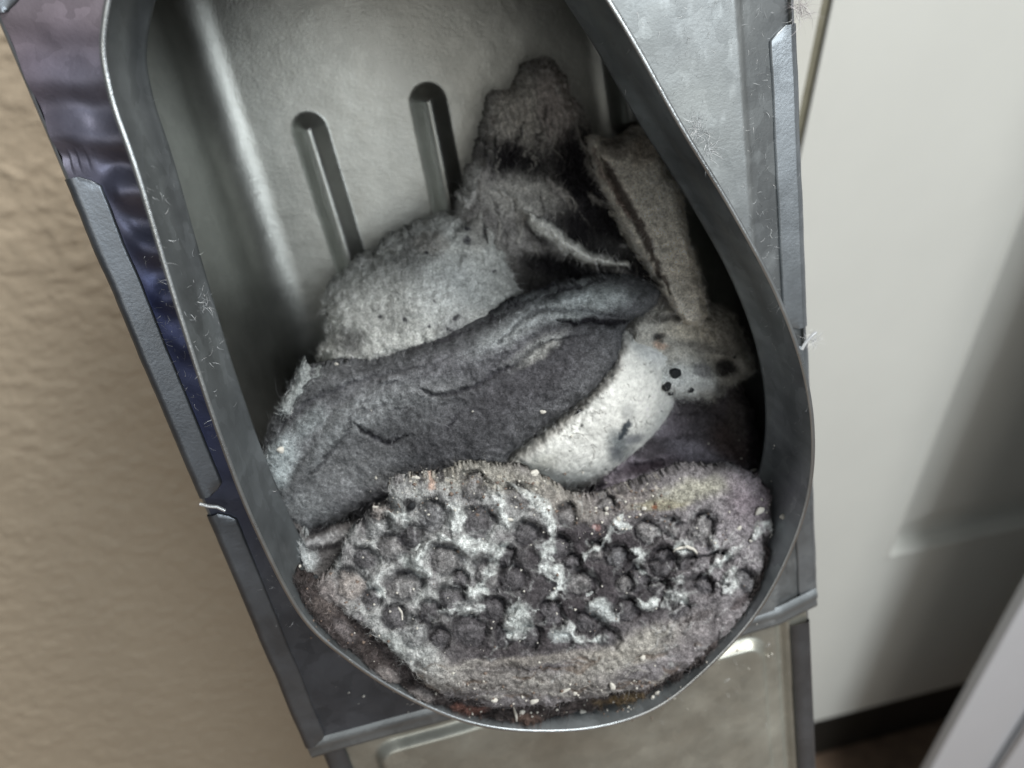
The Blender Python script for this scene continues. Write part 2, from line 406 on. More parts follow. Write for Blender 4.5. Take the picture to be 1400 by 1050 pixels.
# ================================================================== LINT
PIXM = 0.17/F        # about one photo pixel in metres at the lint
def rbf(ctrl):
    c = np.array(ctrl, float); n = len(c); S = 300.
    def ph(r): return np.where(r > 1e-9, r*r*np.log(np.maximum(r, 1e-9)), 0)
    A = np.zeros((n+3, n+3)); r = np.hypot(c[:, None, 0]-c[None, :, 0], c[:, None, 1]-c[None, :, 1])/S
    A[:n, :n] = ph(r)+np.eye(n)*.02; A[:n, n] = 1; A[:n, n+1:] = c[:, :2]/S; A[n, :n] = 1; A[n+1:, :n] = c[:, :2].T/S
    b = np.zeros(n+3); b[:n] = c[:, 2]; s = np.linalg.solve(A, b)
    def f(x, y):
        o = s[n]+s[n+1]*x/S+s[n+2]*y/S
        for k in range(n): o = o+s[k]*ph(np.hypot(x-c[k, 0], y-c[k, 1])/S)
        return o
    return f
def poly_sd(x, y, poly):
    p = np.array(poly, float); q = np.roll(p, -1, 0); dm = np.full(x.shape, 1e9); ins = np.zeros(x.shape, bool)
    for a, b in zip(p, q):
        ab = b-a; t = np.clip(((x-a[0])*ab[0]+(y-a[1])*ab[1])/(ab@ab+1e-9), 0, 1)
        dm = np.minimum(dm, np.hypot(x-a[0]-t*ab[0], y-a[1]-t*ab[1]))
        c = (a[1] > y) != (b[1] > y)
        xx = a[0]+(y-a[1])*(b[0]-a[0])/(b[1]-a[1]+1e-12)
        ins ^= c & (x < xx)
    return np.where(ins, dm, -dm)
def line_d(x, y, pts):
    p = np.array(catmull_open(pts, 24)); dm = np.full(x.shape, 1e9); tm = np.zeros(x.shape)
    for k in range(len(p)-1):
        a, b = p[k], p[k+1]; ab = b-a; t = np.clip(((x-a[0])*ab[0]+(y-a[1])*ab[1])/(ab@ab+1e-9), 0, 1)
        d_ = np.hypot(x-a[0]-t*ab[0], y-a[1]-t*ab[1]); u = d_ < dm; dm = np.where(u, d_, dm); tm = np.where(u, (k+t)/(len(p)-1), tm)
    return dm, tm
def catmull_open(pts, n):
    p = np.array(pts, float)
    if len(p) < 3: return np.array([p[0]+(p[-1]-p[0])*t for t in np.linspace(0, 1, n)])
    p = np.vstack([2*p[0]-p[1], p, 2*p[-1]-p[-2]]); m = len(p)-3
    t = np.linspace(0, m-1e-6, n); i = np.floor(t).astype(int); f = (t-i)[:, None]
    p0, p1, p2, p3 = p[i], p[i+1], p[i+2], p[i+3]
    return .5*(2*p1+(p2-p0)*f+(2*p0-5*p1+4*p2-p3)*f*f+(3*p1-p0-3*p2+p3)*f**3)

def make_fibres(name, B, Nn, C, L0, L1, up, width, parent, off, seed=1, dirv=None, dirw=0., curl=1.0):
    """thin curved strands: B base points, Nn normals, C colours, in the duct frame"""
    g = np.random.default_rng(seed); n = len(B)
    L = g.uniform(L0, L1, n)**1.0
    T = g.normal(size=(n, 3)); T -= Nn*np.sum(T*Nn, 1)[:, None]
    if dirv is not None:
        sgn = np.where(g.random(n) < .5, 1, -1)[:, None]; T = T/np.linalg.norm(T, axis=1)[:, None]*(1-dirw)+np.array(dirv)*dirw*sgn
    T /= np.linalg.norm(T, axis=1)[:, None]+1e-9
    S = np.cross(Nn, T)
    ua = g.uniform(up*.2, up, n)[:, None]; cu = g.normal(size=(n, 1))*curl
    pts = []
    for k, s in enumerate((0, .33, .66, 1.)):
        p = B+L[:, None]*(T*s+S*cu*s*s*.6+Nn*(ua*s*(1.25-.75*s)))
        pts.append(p)
    pts = np.array(pts)                              # 4,n,3
    wv = np.array([1, .9, .7, .25])[:, None, None]*width*g.uniform(.6, 1.3, (1, n, 1))
    axis = (S*np.abs(g.normal(size=(n, 1)))+Nn*g.normal(size=(n, 1))*.7+T*0.0); axis /= np.linalg.norm(axis, axis=1)[:, None]
    A = pts+axis[None]*wv/2; D = pts-axis[None]*wv/2
    V = np.stack([A, D], 0).transpose(2, 1, 0, 3).reshape(-1, 3)    # n,4,2
    b = np.arange(n)[:, None]*8
    Fq = np.concatenate([b+np.array([[2*k, 2*k+1, 2*k+3, 2*k+2]]) for k in range(3)], 1).reshape(-1, 4)
    cc = np.repeat(C*np.exp(g.normal(size=(n, 1))*.45+.12)+.012*g.random((n, 1)), 8, axis=0)
    o = link(name, mesh(V-off, Fq, np.clip(cc, 0, .9), True), M_FIB, parent)
    tag(o, kind='stuff'); return o

rim_t = np.arctan2(rim[:, 1]-cen[1], rim[:, 0]-cen[0]); rim_r = np.hypot(rim[:, 0]-cen[0], rim[:, 1]-cen[1]); _o = np.argsort(rim_t); rim_t = rim_t[_o]; rim_r = rim_r[_o]
def clampin(V):
    """keep what lies within the collar's height inside its wall"""
    a = np.arctan2(V[:, 1]-cen[1], V[:, 0]-cen[0]); r = np.hypot(V[:, 0]-cen[0], V[:, 1]-cen[1])
    lim = np.interp(a, rim_t, rim_r, period=2*np.pi)-.0011
    f = np.where((V[:, 2] > -.0045) & (r > lim), lim/np.maximum(r, 1e-9), 1.)
    W = V.copy(); W[:, :2] = cen+(V[:, :2]-cen)*f[:, None]; return W
LINT = {}
class Canvas:
    def __init__(s, x, y, seed):
        s.x0, s.y0 = x, y; s.seed = seed
        s.x = x+7*fbm(x, y, 26, seed+100)+3.5*fbm(x, y, 7, seed+101); s.y = y+7*fbm(x, y, 26, seed+110)+3.5*fbm(x, y, 7, seed+111)
        s.z = np.zeros_like(x); s.c = np.zeros(x.shape+(3,))
    def base(s, c): s.c[:] = c
    def mix(s, c, a): a = np.clip(a, 0, 1)[..., None]; s.c = s.c*(1-a)+np.array(c)*a
    def blob(s, cx, cy, rx, ry, ang, c, a=1, soft=.35, dz=0):
        an = R(ang); u = (s.x-cx)*math.cos(an)+(s.y-cy)*math.sin(an); v = -(s.x-cx)*math.sin(an)+(s.y-cy)*math.cos(an)
        r = np.hypot(u/rx, v/ry); m = 1-sstep(1-soft, 1+soft, r)
        s.mix(c, m*a)
        if dz: s.z += dz*m
    def stroke(s, pts, w, c, a=1, dz=0, taper=True, frag=0):
        d_, t_ = line_d(s.x, s.y, pts)
        if frag: d_ = d_/np.clip(1+frag*1.6*fbm(s.x0, s.y0, 15, 640), .25, 3); a = a*np.clip(.75+frag*1.1*fbm(s.x0, s.y0, 8, 650), 0, 1)
        ww = w*(np.sqrt(np.clip(np.sin(np.pi*np.clip(t_, .02, .98)), 0, 1)) if taper else 1)
        m = 1-sstep(.35, 1.15, d_/ww)
        if c is not None: s.mix(c, m*a)
        if dz: s.z += dz*(1-sstep(0, 1.7, d_/ww))
    def mottle(s, scale, amt, seed, c=None):
        f = fbm(s.x0, s.y0, scale, s.seed+seed)
        if c is None: s.c *= np.clip(1+amt*f, .2, 2.5)[..., None]
        else: s.mix(c, np.clip(f*amt, 0, 1))

def lint(name, poly, ctrl, T, Rpx, paint, label, cat='lint', step=1.6, seed=1, rag=5, rough=.0009, dens=.34, flen=(.0006, .0016),
         up=.6, width=.00010, group='clumps of lint packed in the duct', fl_edge=1.0, dirv=None, dirw=0., smooth_poly=True, fray=.5, wisp=.6, mat=None):
    pl = catmull(poly, max(80, len(poly)*8)) if smooth_poly else np.array(poly)
    mn = pl.min(0)-10; mx = pl.max(0)+10
    xs = np.arange(mn[0], mx[0], step); ys = np.arange(mn[1], mx[1], step); X, Y = np.meshgrid(xs, ys)
    sd = poly_sd(X, Y, pl)+rag*fbm(X, Y, 16, seed+50)+rag*.6*fbm(X, Y, 5, seed+51)
    keep = sd > 0
    cv = Canvas(X, Y, seed); paint(cv)
    z = rbf(ctrl)(X, Y)
    e = np.clip(sd/Rpx, 0, 1)
    z = z-T*(1-np.sqrt(np.clip(1-(1-e)**2, 0, 1)))
    z = z+cv.z+rough*(fbm(X, Y, 22, seed+60)*.9+fbm(X, Y, 8, seed+61)*.55+fbm(X, Y, 3.2, seed+62, 3)*.28)
    cellk = keep[:-1, :-1] & keep[1:, :-1] & keep[:-1, 1:] & keep[1:, 1:]
    ny, nx = X.shape; idx = -np.ones(X.shape, int)
    used = np.zeros(X.shape, bool)
    for a in (slice(0, -1), slice(1, None)):
        for b in (slice(0, -1), slice(1, None)): used[a, b] |= cellk
    idx[used] = np.arange(used.sum())
    top = P(X[used], Y[used], z[used]); nv = len(top)
    ii = np.argwhere(cellk)
    q = np.stack([idx[ii[:, 0], ii[:, 1]], idx[ii[:, 0]+1, ii[:, 1]], idx[ii[:, 0]+1, ii[:, 1]+1], idx[ii[:, 0], ii[:, 1]+1]], -1)
    top = clampin(top)
    # underside (coarser relief, pulled straight back) and the rim wall
    bot = top.copy(); bot[:, 2] = np.minimum(bot[:, 2]-.0012, np.maximum(bot[:, 2]-T, ZB+.002))
    bot = clampin(bot)
    qb = q[:, ::-1]+nv
    ed = np.concatenate([q[:, [0, 1]], q[:, [1, 2]], q[:, [2, 3]], q[:, [3, 0]]])
    key = ed.min(1)*nv*2+ed.max(1); u, inv, cnt = np.unique(key, return_inverse=True, return_counts=True)
    be = ed[cnt[inv] == 1]
    wall = np.stack([be[:, 1], be[:, 0], be[:, 0]+nv, be[:, 1]+nv], -1)
    col = np.clip(cv.c[used], .004, .88)
    V = np.vstack([top, bot]); C2 = np.vstack([col, col*.9])
    Vc, Mw, off = recenter(V)
    me = mesh(Vc, np.vstack([q, qb, wall]), C2)
    o = link(name, me, M_LINT, world=Mw)
    tag(o, label, cat, group)
    # fibres
    gy, gx = np.gradient(z); dpx = np.hypot(*(P(X[:1, 1:2], Y[:1, :1], 0)-P(X[:1, :1], Y[:1, :1], 0))[0, 0, :2])
    nrm = np.stack([-gx/dpx, gy/dpx, np.ones_like(z)], -1); nrm /= np.linalg.norm(nrm, axis=-1)[..., None]
    Nn = nrm[used]
    g = np.random.default_rng(seed+5)
    n = int(nv*dens); pick = g.integers(0, nv, n)
    # more strands where the felt is at its border
    sdu = sd[used]; eb = np.where(sdu < 7)[0]
    if fl_edge > 0 and len(eb): pick = np.concatenate([pick, g.choice(eb, int(len(eb)*fl_edge))])
    cf = col[pick]
    lighten = np.clip(cf*1.05+.012, 0, .8)
    make_fibres('fuzz', top[pick], Nn[pick], lighten, flen[0], flen[1], up, width, o, off, seed, dirv, dirw)
    if len(eb):
        pe = g.choice(eb, int(min(len(eb)*wisp, 5200)))
        make_fibres('edge_wisps', top[pe], Nn[pe], np.clip(col[pe]*1.1+.01, 0, .8), flen[1]*.8, flen[1]*2.3, .8, .000045, o, off, seed+9)
    if mat: o.data.materials[0] = mat
    LINT[o.name] = o
    return o

W_ = (.60, .62, .60); PALE = (.40, .42, .41); MID = (.20, .205, .215); DK = (.050, .049, .056); BLK = (.016, .015, .017); BEI = (.40, .375, .32)
PUR = (.20, .18, .205)

# --- E torn dark peak at the back
def p_E(c):
    c.base((.15, .145, .14)); c.mottle(34, .7, 1)
    c.blob(705, 160, 34, 50, 12, (.30, .29, .27), 1); c.blob(760, 150, 26, 50, -12, (.26, .24, .23), 1)
    c.blob(720, 225, 50, 22, 12, BLK, .95, .5); c.blob(700, 205, 25, 12, 20, BLK, .9)
    c.blob(745, 252, 45, 30, 20, (.26, .255, .24), .9, .5); c.blob(705, 270, 38, 24, 0, (.27, .265, .25), .9, .5)
    c.blob(800, 240, 44, 60, -25, BLK, 1, .4); c.blob(835, 320, 60, 40, 30, BLK, .97, .4); c.blob(880, 350, 50, 26, 45, BLK, .9)  # black blobs painted for the shade deep in the pile
    c.blob(770, 330, 50, 14, 22, BLK, .9)
    c.stroke([(720, 290), (750, 318), (790, 345), (860, 362)], 13, (.50, .50, .47), 1, .0032)
    c.stroke([(690, 262), (725, 283), (770, 292)], 9, (.27, .265, .25), .9, .0015)
    c.stroke([(745, 235), (770, 258), (785, 275)], 7, (.26, .25, .24), .9, .0015)
    c.stroke([(790, 170), (800, 215), (830, 265), (875, 320), (905, 370), (925, 410)], 9, (.21, .20, .19), .9, .0035)
    c.stroke([(655, 230), (640, 270), (610, 300)], 14, (.26, .26, .25), .9, .0015)
    c.blob(730, 385, 52, 30, 0, (.10, .095, .09), .9, .5, -.002); c.blob(770, 372, 60, 20, 10, BLK, .8)
    for k in range(16):
        x = 660+k*9; c.stroke([(x, 120+abs(k-7)*6), (x+6, 190), (x-4, 250)], 2.2, (.10, .095, .09), .5, -.0006)
    c.blob(848, 338, 10, 6, 0, (.22, .22, .22), .8); c.mottle(6, .35, 3); c.c *= 1.75
    for k in range(90):
        g = np.random.default_rng(6100+k); xx, yy = g.uniform(650, 900), g.uniform(110, 400); L_ = g.uniform(15, 50); a = 1.2+g.normal()*.35 if xx < 760 else .9+g.normal()*.3
        c.stroke([(xx, yy), (xx+L_*.5*math.cos(a), yy+L_*.5*math.sin(a)), (xx+L_*math.cos(a+.2), yy+L_*math.sin(a+.2))], g.uniform(1.2, 3), (.42, .41, .38) if k % 2 else (.02, .018, .018), .6, .0004 if k % 2 else -.0005)
def p_E2(c):
    p_E(c)
    c.blob(712, 222, 48, 17, 14, BLK, .9, .7, -.0015); c.blob(800, 225, 34, 42, -25, BLK, .95, .55, -.002); c.blob(845, 300, 40, 40, 40, BLK, .95, .55, -.002)  # shade in the hollows painted black again, with dips
    c.blob(885, 355, 40, 26, 45, BLK, .9, .6, -.001); c.blob(800, 318, 60, 16, 25, BLK, .9, .6, -.0015); c.blob(735, 385, 50, 26, 5, (.05, .047, .045), .85, .7, -.003); c.blob(790, 372, 70, 15, 14, BLK, .9, .6, -.002)
    c.blob(840, 340, 30, 12, 25, (.10, .10, .10), .6, .7); c.blob(848, 337, 7, 4, 0, (.4, .4, .4), .7)
    c.stroke([(718, 288), (750, 316), (790, 343), (862, 362)], 11, (.66, .66, .62), 1, .0022, True, .4)
    c.stroke([(800, 262), (825, 280), (842, 292)], 5, (.34, .33, .31), .7, .001, True, .5)
    c.stroke([(792, 175), (803, 215), (833, 265), (878, 320), (908, 370)], 6, (.30, .29, .27), .85, .002, True, .6)
    for k in range(30):
        g = np.random.default_rng(7700+k); xx, yy = g.uniform(665, 740), g.uniform(185, 250); L_ = g.uniform(12, 34)
        c.stroke([(xx, yy), (xx+g.normal()*4, yy-L_*.5), (xx+6+g.normal()*4, yy-L_)], g.uniform(1, 2.6), BLK if k % 3 else (.4, .39, .36), .7, -.0003)
lint('lint_clump', [(735, 82), (765, 92), (785, 130), (812, 180), (850, 235), (905, 300), (940, 360), (965, 415), (940, 450), (880, 440), (800, 450), (720, 440), (660, 420), (640, 350), (622, 300), (640, 250), (660, 190), (675, 130), (705, 118), (718, 88)],
     [(740, 95, -.064), (700, 150, -.056), (790, 200, -.050), (660, 300, -.046), (740, 290, -.038), (830, 300, -.034), (900, 340, -.032), (730, 390, -.045), (880, 430, -.018), (940, 420, -.020), (650, 400, -.045)],
     .012, 26, p_E2, 'torn black and grey lint peak reaching up the back panel, above the other clumps', seed=11, rag=8, rough=.0012, flen=(.0008, .0026), dirv=(.1, 1, 0), dirw=.6, width=.00008)
# --- F beige piece on the right
def p_F(c):
    c.base((.66, .63, .56)); c.mottle(30, .3, 1)
    c.blob(880, 205, 22, 22, 0, (.30, .26, .22), .8, .5, .001); c.blob(840, 200, 22, 14, 0, (.20, .18, .16), .8)
    c.blob(900, 300, 34, 62, -20, (.74, .72, .65), .8, .6); c.stroke([(825, 215), (845, 260), (880, 320), (915, 400)], 9, (.07, .055, .05), .9, -.002)
    c.stroke([(810, 200), (830, 250), (865, 300)], 6, (.24, .19, .17), .8, .001); c.blob(893, 187, 6, 5, 0, DK, .9); c.blob(908, 205, 8, 16, 0, DK, .5)
    c.mottle(7, .25, 3)
lint('lint_clump', [(808, 190), (845, 192), (880, 176), (903, 174), (912, 205), (914, 232), (932, 260), (942, 310), (955, 370), (968, 430), (940, 450), (905, 400), (870, 340), (835, 280), (815, 240)],
     [(820, 200, -.040), (895, 180, -.040), (900, 300, -.022), (950, 420, -.012), (870, 330, -.020)], .012, 14, p_F,
     'beige elongated lint piece standing against the dark right wall of the opening', seed=21, rag=5, rough=.0008)
# --- D pale fluffy lump
def p_D(c):
    c.base((.47, .48, .46)); c.mottle(34, .3, 1)
    c.blob(560, 350, 26, 34, 30, (.13, .13, .125), .75, .8, -.001); c.blob(590, 330, 24, 16, 0, (.27, .26, .24), .7)
    c.blob(480, 470, 22, 18, 20, (.07, .07, .07), .8, .7, -.0015); c.blob(466, 500, 14, 9, 0, BLK, .8, .5)
    c.blob(615, 400, 50, 40, 0, (.54, .56, .55), .8, .6); c.blob(660, 300, 22, 40, 10, (.30, .29, .27), .8, .5)
    c.blob(625, 450, 24, 18, 0, (.22, .225, .23), .7, .7); c.blob(560, 485, 60, 12, -12, (.17, .175, .18), .8, .7)
    c.blob(650, 275, 30, 16, -40, (.25, .24, .22), .7); c.stroke([(672, 285), (664, 310), (668, 335)], 5, BLK, .9, -.002)
    c.stroke([(648, 262), (640, 300), (622, 330)], 4, (.08, .08, .075), .7, -.0012)
    for x, y, r in ((640, 330, 5), (638, 315, 4), (627, 433, 5), (618, 450, 4), (678, 372, 3), (593, 415, 2.5), (588, 443, 3), (555, 435, 3), (520, 430, 2.5), (583, 345, 3)): c.blob(x, y, r, r*.8, 20, DK, .95, .4)
    c.mottle(9, .22, 4)
lint('lint_clump', [(655, 235), (672, 262), (684, 300), (690, 340), (702, 380), (708, 410), (690, 440), (640, 470), (560, 505), (490, 520), (452, 512), (438, 490), (446, 450), (440, 420), (455, 395), (480, 372), (510, 350), (545, 325), (590, 305), (630, 292), (645, 262)],
     [(655, 240, -.052), (600, 320, -.042), (480, 380, -.045), (450, 480, -.032), (570, 400, -.028), (680, 380, -.034), (560, 490, -.020), (660, 450, -.020), (500, 505, -.020)],
     .016, 34, p_D, 'pale grey fluffy lint lump in front of the pressed ribs', seed=31, rag=8, rough=.0012, flen=(.0007, .0022), fl_edge=3, up=.7)
# --- small pale tip at far left
lint('lint_wisp', [(414, 494), (424, 512), (440, 508), (446, 520), (430, 532), (410, 545), (396, 568), (382, 560), (392, 542), (404, 522)],
     [(414, 500, -.02), (440, 515, -.018), (392, 560, -.013), (420, 525, -.016)], .005, 7, lambda c: (c.base((.27, .29, .29)), c.mottle(8, .5, 2)),
     'small pale pointed lint wisp at the left end of the dark folded sheet', 'lint', seed=35, rag=3, rough=.0004, fl_edge=.6)
# --- underlying left crumbly lint
def p_J(c):
    c.base((.12, .115, .115)); c.mottle(22, .6, 1); c.blob(410, 765, 24, 22, 0, (.34, .36, .365), 1, .4, .001); c.blob(440, 740, 30, 8, -20, (.28, .28, .285), .8)
    c.stroke([(385, 728), (430, 722), (480, 705)], 9, BLK, .9, -.002); c.stroke([(400, 745), (440, 752), (470, 735)], 5, BLK, .8, -.001)
    c.blob(420, 800, 16, 14, 0, (.27, .25, .24), .8, .5); c.mottle(8, .4, 3)
lint('lint_clump', [(380, 690), (430, 690), (500, 680), (530, 720), (500, 790), (450, 840), (414, 822), (398, 790), (384, 740)],
     [(380, 700, -.012), (500, 700, -.012), (405, 770, .004), (425, 830, .012), (500, 790, .004)], .012, 14, p_J,
     'crumbly dark lint with a pale puff, left between charcoal sheet and dimpled mat', seed=41, rag=6, rough=.0014)
# --- K dark ragged underlayer along the lower edge
def p_K(c):
    c.base((.045, .038, .037)); c.mottle(16, .9, 1); c.blob(530, 925, 18, 12, 20, (.17, .155, .15), .9); c.blob(575, 950, 16, 10, 10, (.18, .165, .16), .9)
    c.blob(470, 860, 20, 10, 50, (.14, .125, .125), .8); c.blob(850, 955, 40, 7, -12, (.11, .08, .045), .9); c.blob(640, 968, 26, 6, 5, (.10, .05, .04), .8)
    c.blob(720, 985, 20, 8, 0, (.13, .09, .075), .9); c.blob(440, 830, 18, 12, 40, (.10, .085, .08), .8); c.mottle(5, .7, 5)
lint('lint_clump', [(400, 790), (430, 800), (520, 850), (600, 880), (760, 900), (900, 890), (1000, 830), (1060, 760), (1072, 790), (1020, 850), (960, 905), (905, 940), (850, 962), (780, 975), (712, 990), (640, 978), (570, 960), (510, 925), (450, 880), (412, 835)],
     [(410, 810, .016), (500, 900, .018), (600, 950, .019), (720, 985, .0195), (850, 955, .0195), (1000, 850, .017), (1060, 780, .015), (700, 900, .012)], .004, 10, p_K,
     'thin blackish ragged lint layer showing below the dimpled mat along the collar', seed=51, rag=8, rough=.0011, fl_edge=1.5)
# --- H purplish lint on the right
def p_H(c):
    c.base(PUR); c.mottle(24, .45, 1); c.blob(970, 570, 60, 40, 20, (.06, .055, .058), .85, .7, -.002); c.blob(1000, 610, 32, 30, 30, (.10, .075, .07), .8, .6)
    c.blob(900, 610, 60, 12, -12, (.05, .045, .05), .8); c.blob(960, 620, 40, 12, 20, (.24, .225, .255), .7, .6); c.blob(1010, 560, 16, 40, 0, (.10, .09, .085), .7)
    c.blob(880, 640, 40, 8, -15, (.05, .04, .05), .9, .5, -.001); c.stroke([(840, 668), (900, 646), (960, 640), (1010, 660)], 6, (.25, .235, .26), .6); c.mottle(8, .35, 3)
lint('lint_clump', [(880, 560), (920, 530), (1000, 520), (1030, 560), (1036, 620), (1050, 680), (1060, 730), (1000, 760), (900, 740), (830, 710), (800, 690), (830, 640)],
     [(900, 560, -.018), (1020, 540, -.022), (1030, 620, -.012), (900, 640, -.008), (1040, 700, .004), (850, 700, .001), (960, 620, -.009)], .014, 20, p_H,
     'purplish grey felted lint right of the white fold, beside the dark right wall', seed=61, rag=6, rough=.0012)
# --- G beige and white spotted tuft
def p_G(c):
    c.base((.42, .41, .375)); c.mottle(24, .4, 1); c.blob(935, 520, 50, 26, 5, (.58, .60, .59), .9, .5, .001); c.blob(950, 455, 40, 16, 8, (.56, .53, .46), .9, .5)
    c.blob(930, 435, 50, 6, 0, (.09, .085, .08), .8, .5, -.001); c.blob(903, 460, 9, 6, 0, BLK, .9, .6, -.002); c.blob(905, 472, 12, 5, 10, (.45, .30, .22), .6)
    c.blob(995, 505, 15, 12, 0, BLK, .95, .5, -.002); c.blob(960, 505, 16, 10, 30, (.14, .14, .15), .7); c.blob(990, 440, 26, 22, 0, (.25, .24, .215), .8)
    c.blob(1005, 470, 20, 24, 0, (.24, .23, .21), .8); c.blob(985, 535, 14, 8, 0, (.20, .20, .20), .7); c.blob(965, 478, 40, 5, 10, (.18, .175, .165), .6)
    c.blob(937, 540, 8, 4, 0, DK, .5, .7)
    c.mottle(8, .25, 3)
lint('lint_clump', [(862, 440), (885, 422), (920, 418), (955, 420), (985, 418), (1012, 440), (1026, 480), (1034, 508), (1014, 520), (1000, 525), (990, 545), (960, 548), (930, 540), (900, 540), (880, 520), (860, 480)],
     [(870, 450, -.012), (1000, 430, -.020), (1025, 505, -.020), (940, 520, -.008), (980, 540, -.012), (930, 460, -.012)], .010, 20, p_G,
     'beige and white lint tuft with dark spots beside the right wall', seed=71, rag=6, rough=.0011, fl_edge=2, flen=(.0007, .0020))
# --- C white fold
def p_C(c):
    c.base((.82, .83, .79)); c.mottle(50, .08, 1); c.blob(905, 480, 36, 20, 20, (.82, .85, .85), .7, .6)
    c.blob(850, 605, 16, 20, 25, (.10, .12, .135), .85, .8); c.stroke([(864, 570), (856, 585), (850, 600)], 4.5, (.035, .045, .055), .95)
    c.blob(870, 598, 12, 7, 0, (.20, .21, .23), .8, .6); c.blob(842, 618, 12, 9, 20, (.14, .15, .17), .7, .7)
    c.blob(860, 563, 8, 10, 20, (.24, .25, .26), .5, .8)
    for x, y, r in ((792, 562, 4), (862, 466, 2.5), (902, 561, 2.2), (795, 582, 2.6), (766, 590, 2.6), (888, 540, 2), (780, 615, 2), (828, 640, 1.8), (720, 640, 2)): c.blob(x, y, r, r, 0, (.05, .05, .05), .9, .4)
    c.blob(730, 640, 40, 16, -20, (.42, .42, .38), .7, .7)
    for pts in ([(700, 632), (740, 606), (790, 560), (840, 510), (852, 465)],): c.stroke(pts, 10, (.40, .39, .365), .6, .0012, False)
    # loose hairs
    g = np.random.default_rng(3)
    for k in range(26):
        x, y = g.uniform(740, 900), g.uniform(480, 650); a = g.uniform(0, 6.3); L_ = g.uniform(6, 16)
        c.stroke([(x, y), (x+L_*math.cos(a), y+L_*math.sin(a)), (x+L_*1.4*math.cos(a+.9), y+L_*1.4*math.sin(a+.9))], .8, (.16, .15, .14), .6)
    c.stroke([(770, 592), (795, 590), (812, 608), (808, 630), (790, 645)], .9, (.14, .13, .12), .7)
    c.stroke([(882, 502), (890, 497), (898, 490)], .9, (.14, .13, .12), .8)
    c.mottle(5, .10, 5)
lint('lint_clump', [(845, 452), (880, 455), (915, 468), (932, 490), (926, 540), (905, 585), (870, 625), (830, 655), (790, 668), (755, 668), (700, 660), (680, 640), (720, 600), (780, 560), (820, 510), (835, 475)],
     [(850, 460, -.007), (925, 480, -.009), (900, 590, -.006), (840, 560, .0015), (760, 630, .002), (800, 665, -.003), (700, 645, .000), (870, 520, -.001)], .016, 34, p_C,
     'smooth white felt fold with a dark smudge, curling out beneath the dark grey sheet', seed=81, rag=2.5, rough=.00035, dens=.14, width=.00006, flen=(.0008, .002), up=.25, mat=M_LINTW)
# --- B dark grey folded sheet
def p_B(c):
    c.base((.098, .101, .106)); c.mottle(60, .35, 1)
    c.blob(720, 520, 120, 46, -33, (.062, .061, .067), .9, .7)
    c.blob(600, 620, 120, 34, -14, (.066, .066, .071), .8, .7)
    c.blob(620, 500, 150, 20, -16, (.12, .12, .13), .6, .8); c.blob(470, 660, 70, 40, -20, (.17, .175, .18), .85, .8)
    c.blob(800, 412, 56, 17, -10, (.40, .43, .43), .95, .6, .001); c.blob(700, 450, 60, 14, -30, (.31, .33, .335), .9, .7, .0008)
    c.blob(735, 475, 38, 9, -30, (.34, .35, .34), .75, .8, .0006); c.blob(500, 560, 70, 22, -28, (.20, .21, .215), .8, .8, .0008)
    c.blob(420, 580, 30, 12, -50, (.20, .22, .225), .7, .7, .001); c.blob(378, 640, 18, 40, 20, (.36, .40, .41), .95, .7, .001)
    c.blob(450, 600, 12, 50, 35, (.17, .18, .185), .7, .7); c.blob(410, 690, 34, 18, 10, (.20, .21, .215), .7, .8)
    c.blob(520, 680, 60, 18, -10, (.13, .13, .14), .6, .8); c.blob(740, 482, 26, 6, -34, (.27, .27, .25), .5, .7)
    c.blob(590, 535, 40, 14, -10, (.15, .155, .16), .7, .7)
    # folds, the shade in their creases darkened into the colour
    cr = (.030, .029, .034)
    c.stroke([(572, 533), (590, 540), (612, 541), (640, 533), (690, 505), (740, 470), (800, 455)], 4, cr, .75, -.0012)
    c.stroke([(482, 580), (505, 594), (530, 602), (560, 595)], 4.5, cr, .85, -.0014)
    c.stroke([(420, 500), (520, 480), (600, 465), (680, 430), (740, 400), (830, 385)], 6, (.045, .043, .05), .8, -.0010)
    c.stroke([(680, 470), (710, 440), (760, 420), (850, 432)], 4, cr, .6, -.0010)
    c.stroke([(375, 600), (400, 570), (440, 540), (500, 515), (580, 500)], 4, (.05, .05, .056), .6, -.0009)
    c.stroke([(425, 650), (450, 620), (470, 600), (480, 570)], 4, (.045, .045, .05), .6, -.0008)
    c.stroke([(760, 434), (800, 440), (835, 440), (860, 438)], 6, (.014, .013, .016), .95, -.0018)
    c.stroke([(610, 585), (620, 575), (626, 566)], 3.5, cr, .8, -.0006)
    c.stroke([(520, 520), (600, 505), (680, 480), (730, 450)], 16, None, 0, .0016); c.stroke([(460, 560), (540, 535), (640, 545)], 14, None, 0, .0010)
    c.stroke([(500, 640), (600, 600), (700, 560), (800, 490)], 30, None, 0, .0008)
    c.stroke([(380, 690), (420, 640), (460, 585), (500, 560)], 14, None, 0, .0014)
    for k in range(26):
        g = np.random.default_rng(900+k); x, y = g.uniform(430, 760), g.uniform(480, 620); L_ = g.uniform(20, 60); a = -.45+g.normal()*.2
        c.stroke([(x, y), (x+L_*.5, y+L_*.5*math.tan(a)+g.normal()*3), (x+L_, y+L_*math.tan(a))], 2.2, (.055, .054, .06), .45, -.0004)
    c.mottle(14, .35, 3); c.mottle(4, .5, 4)
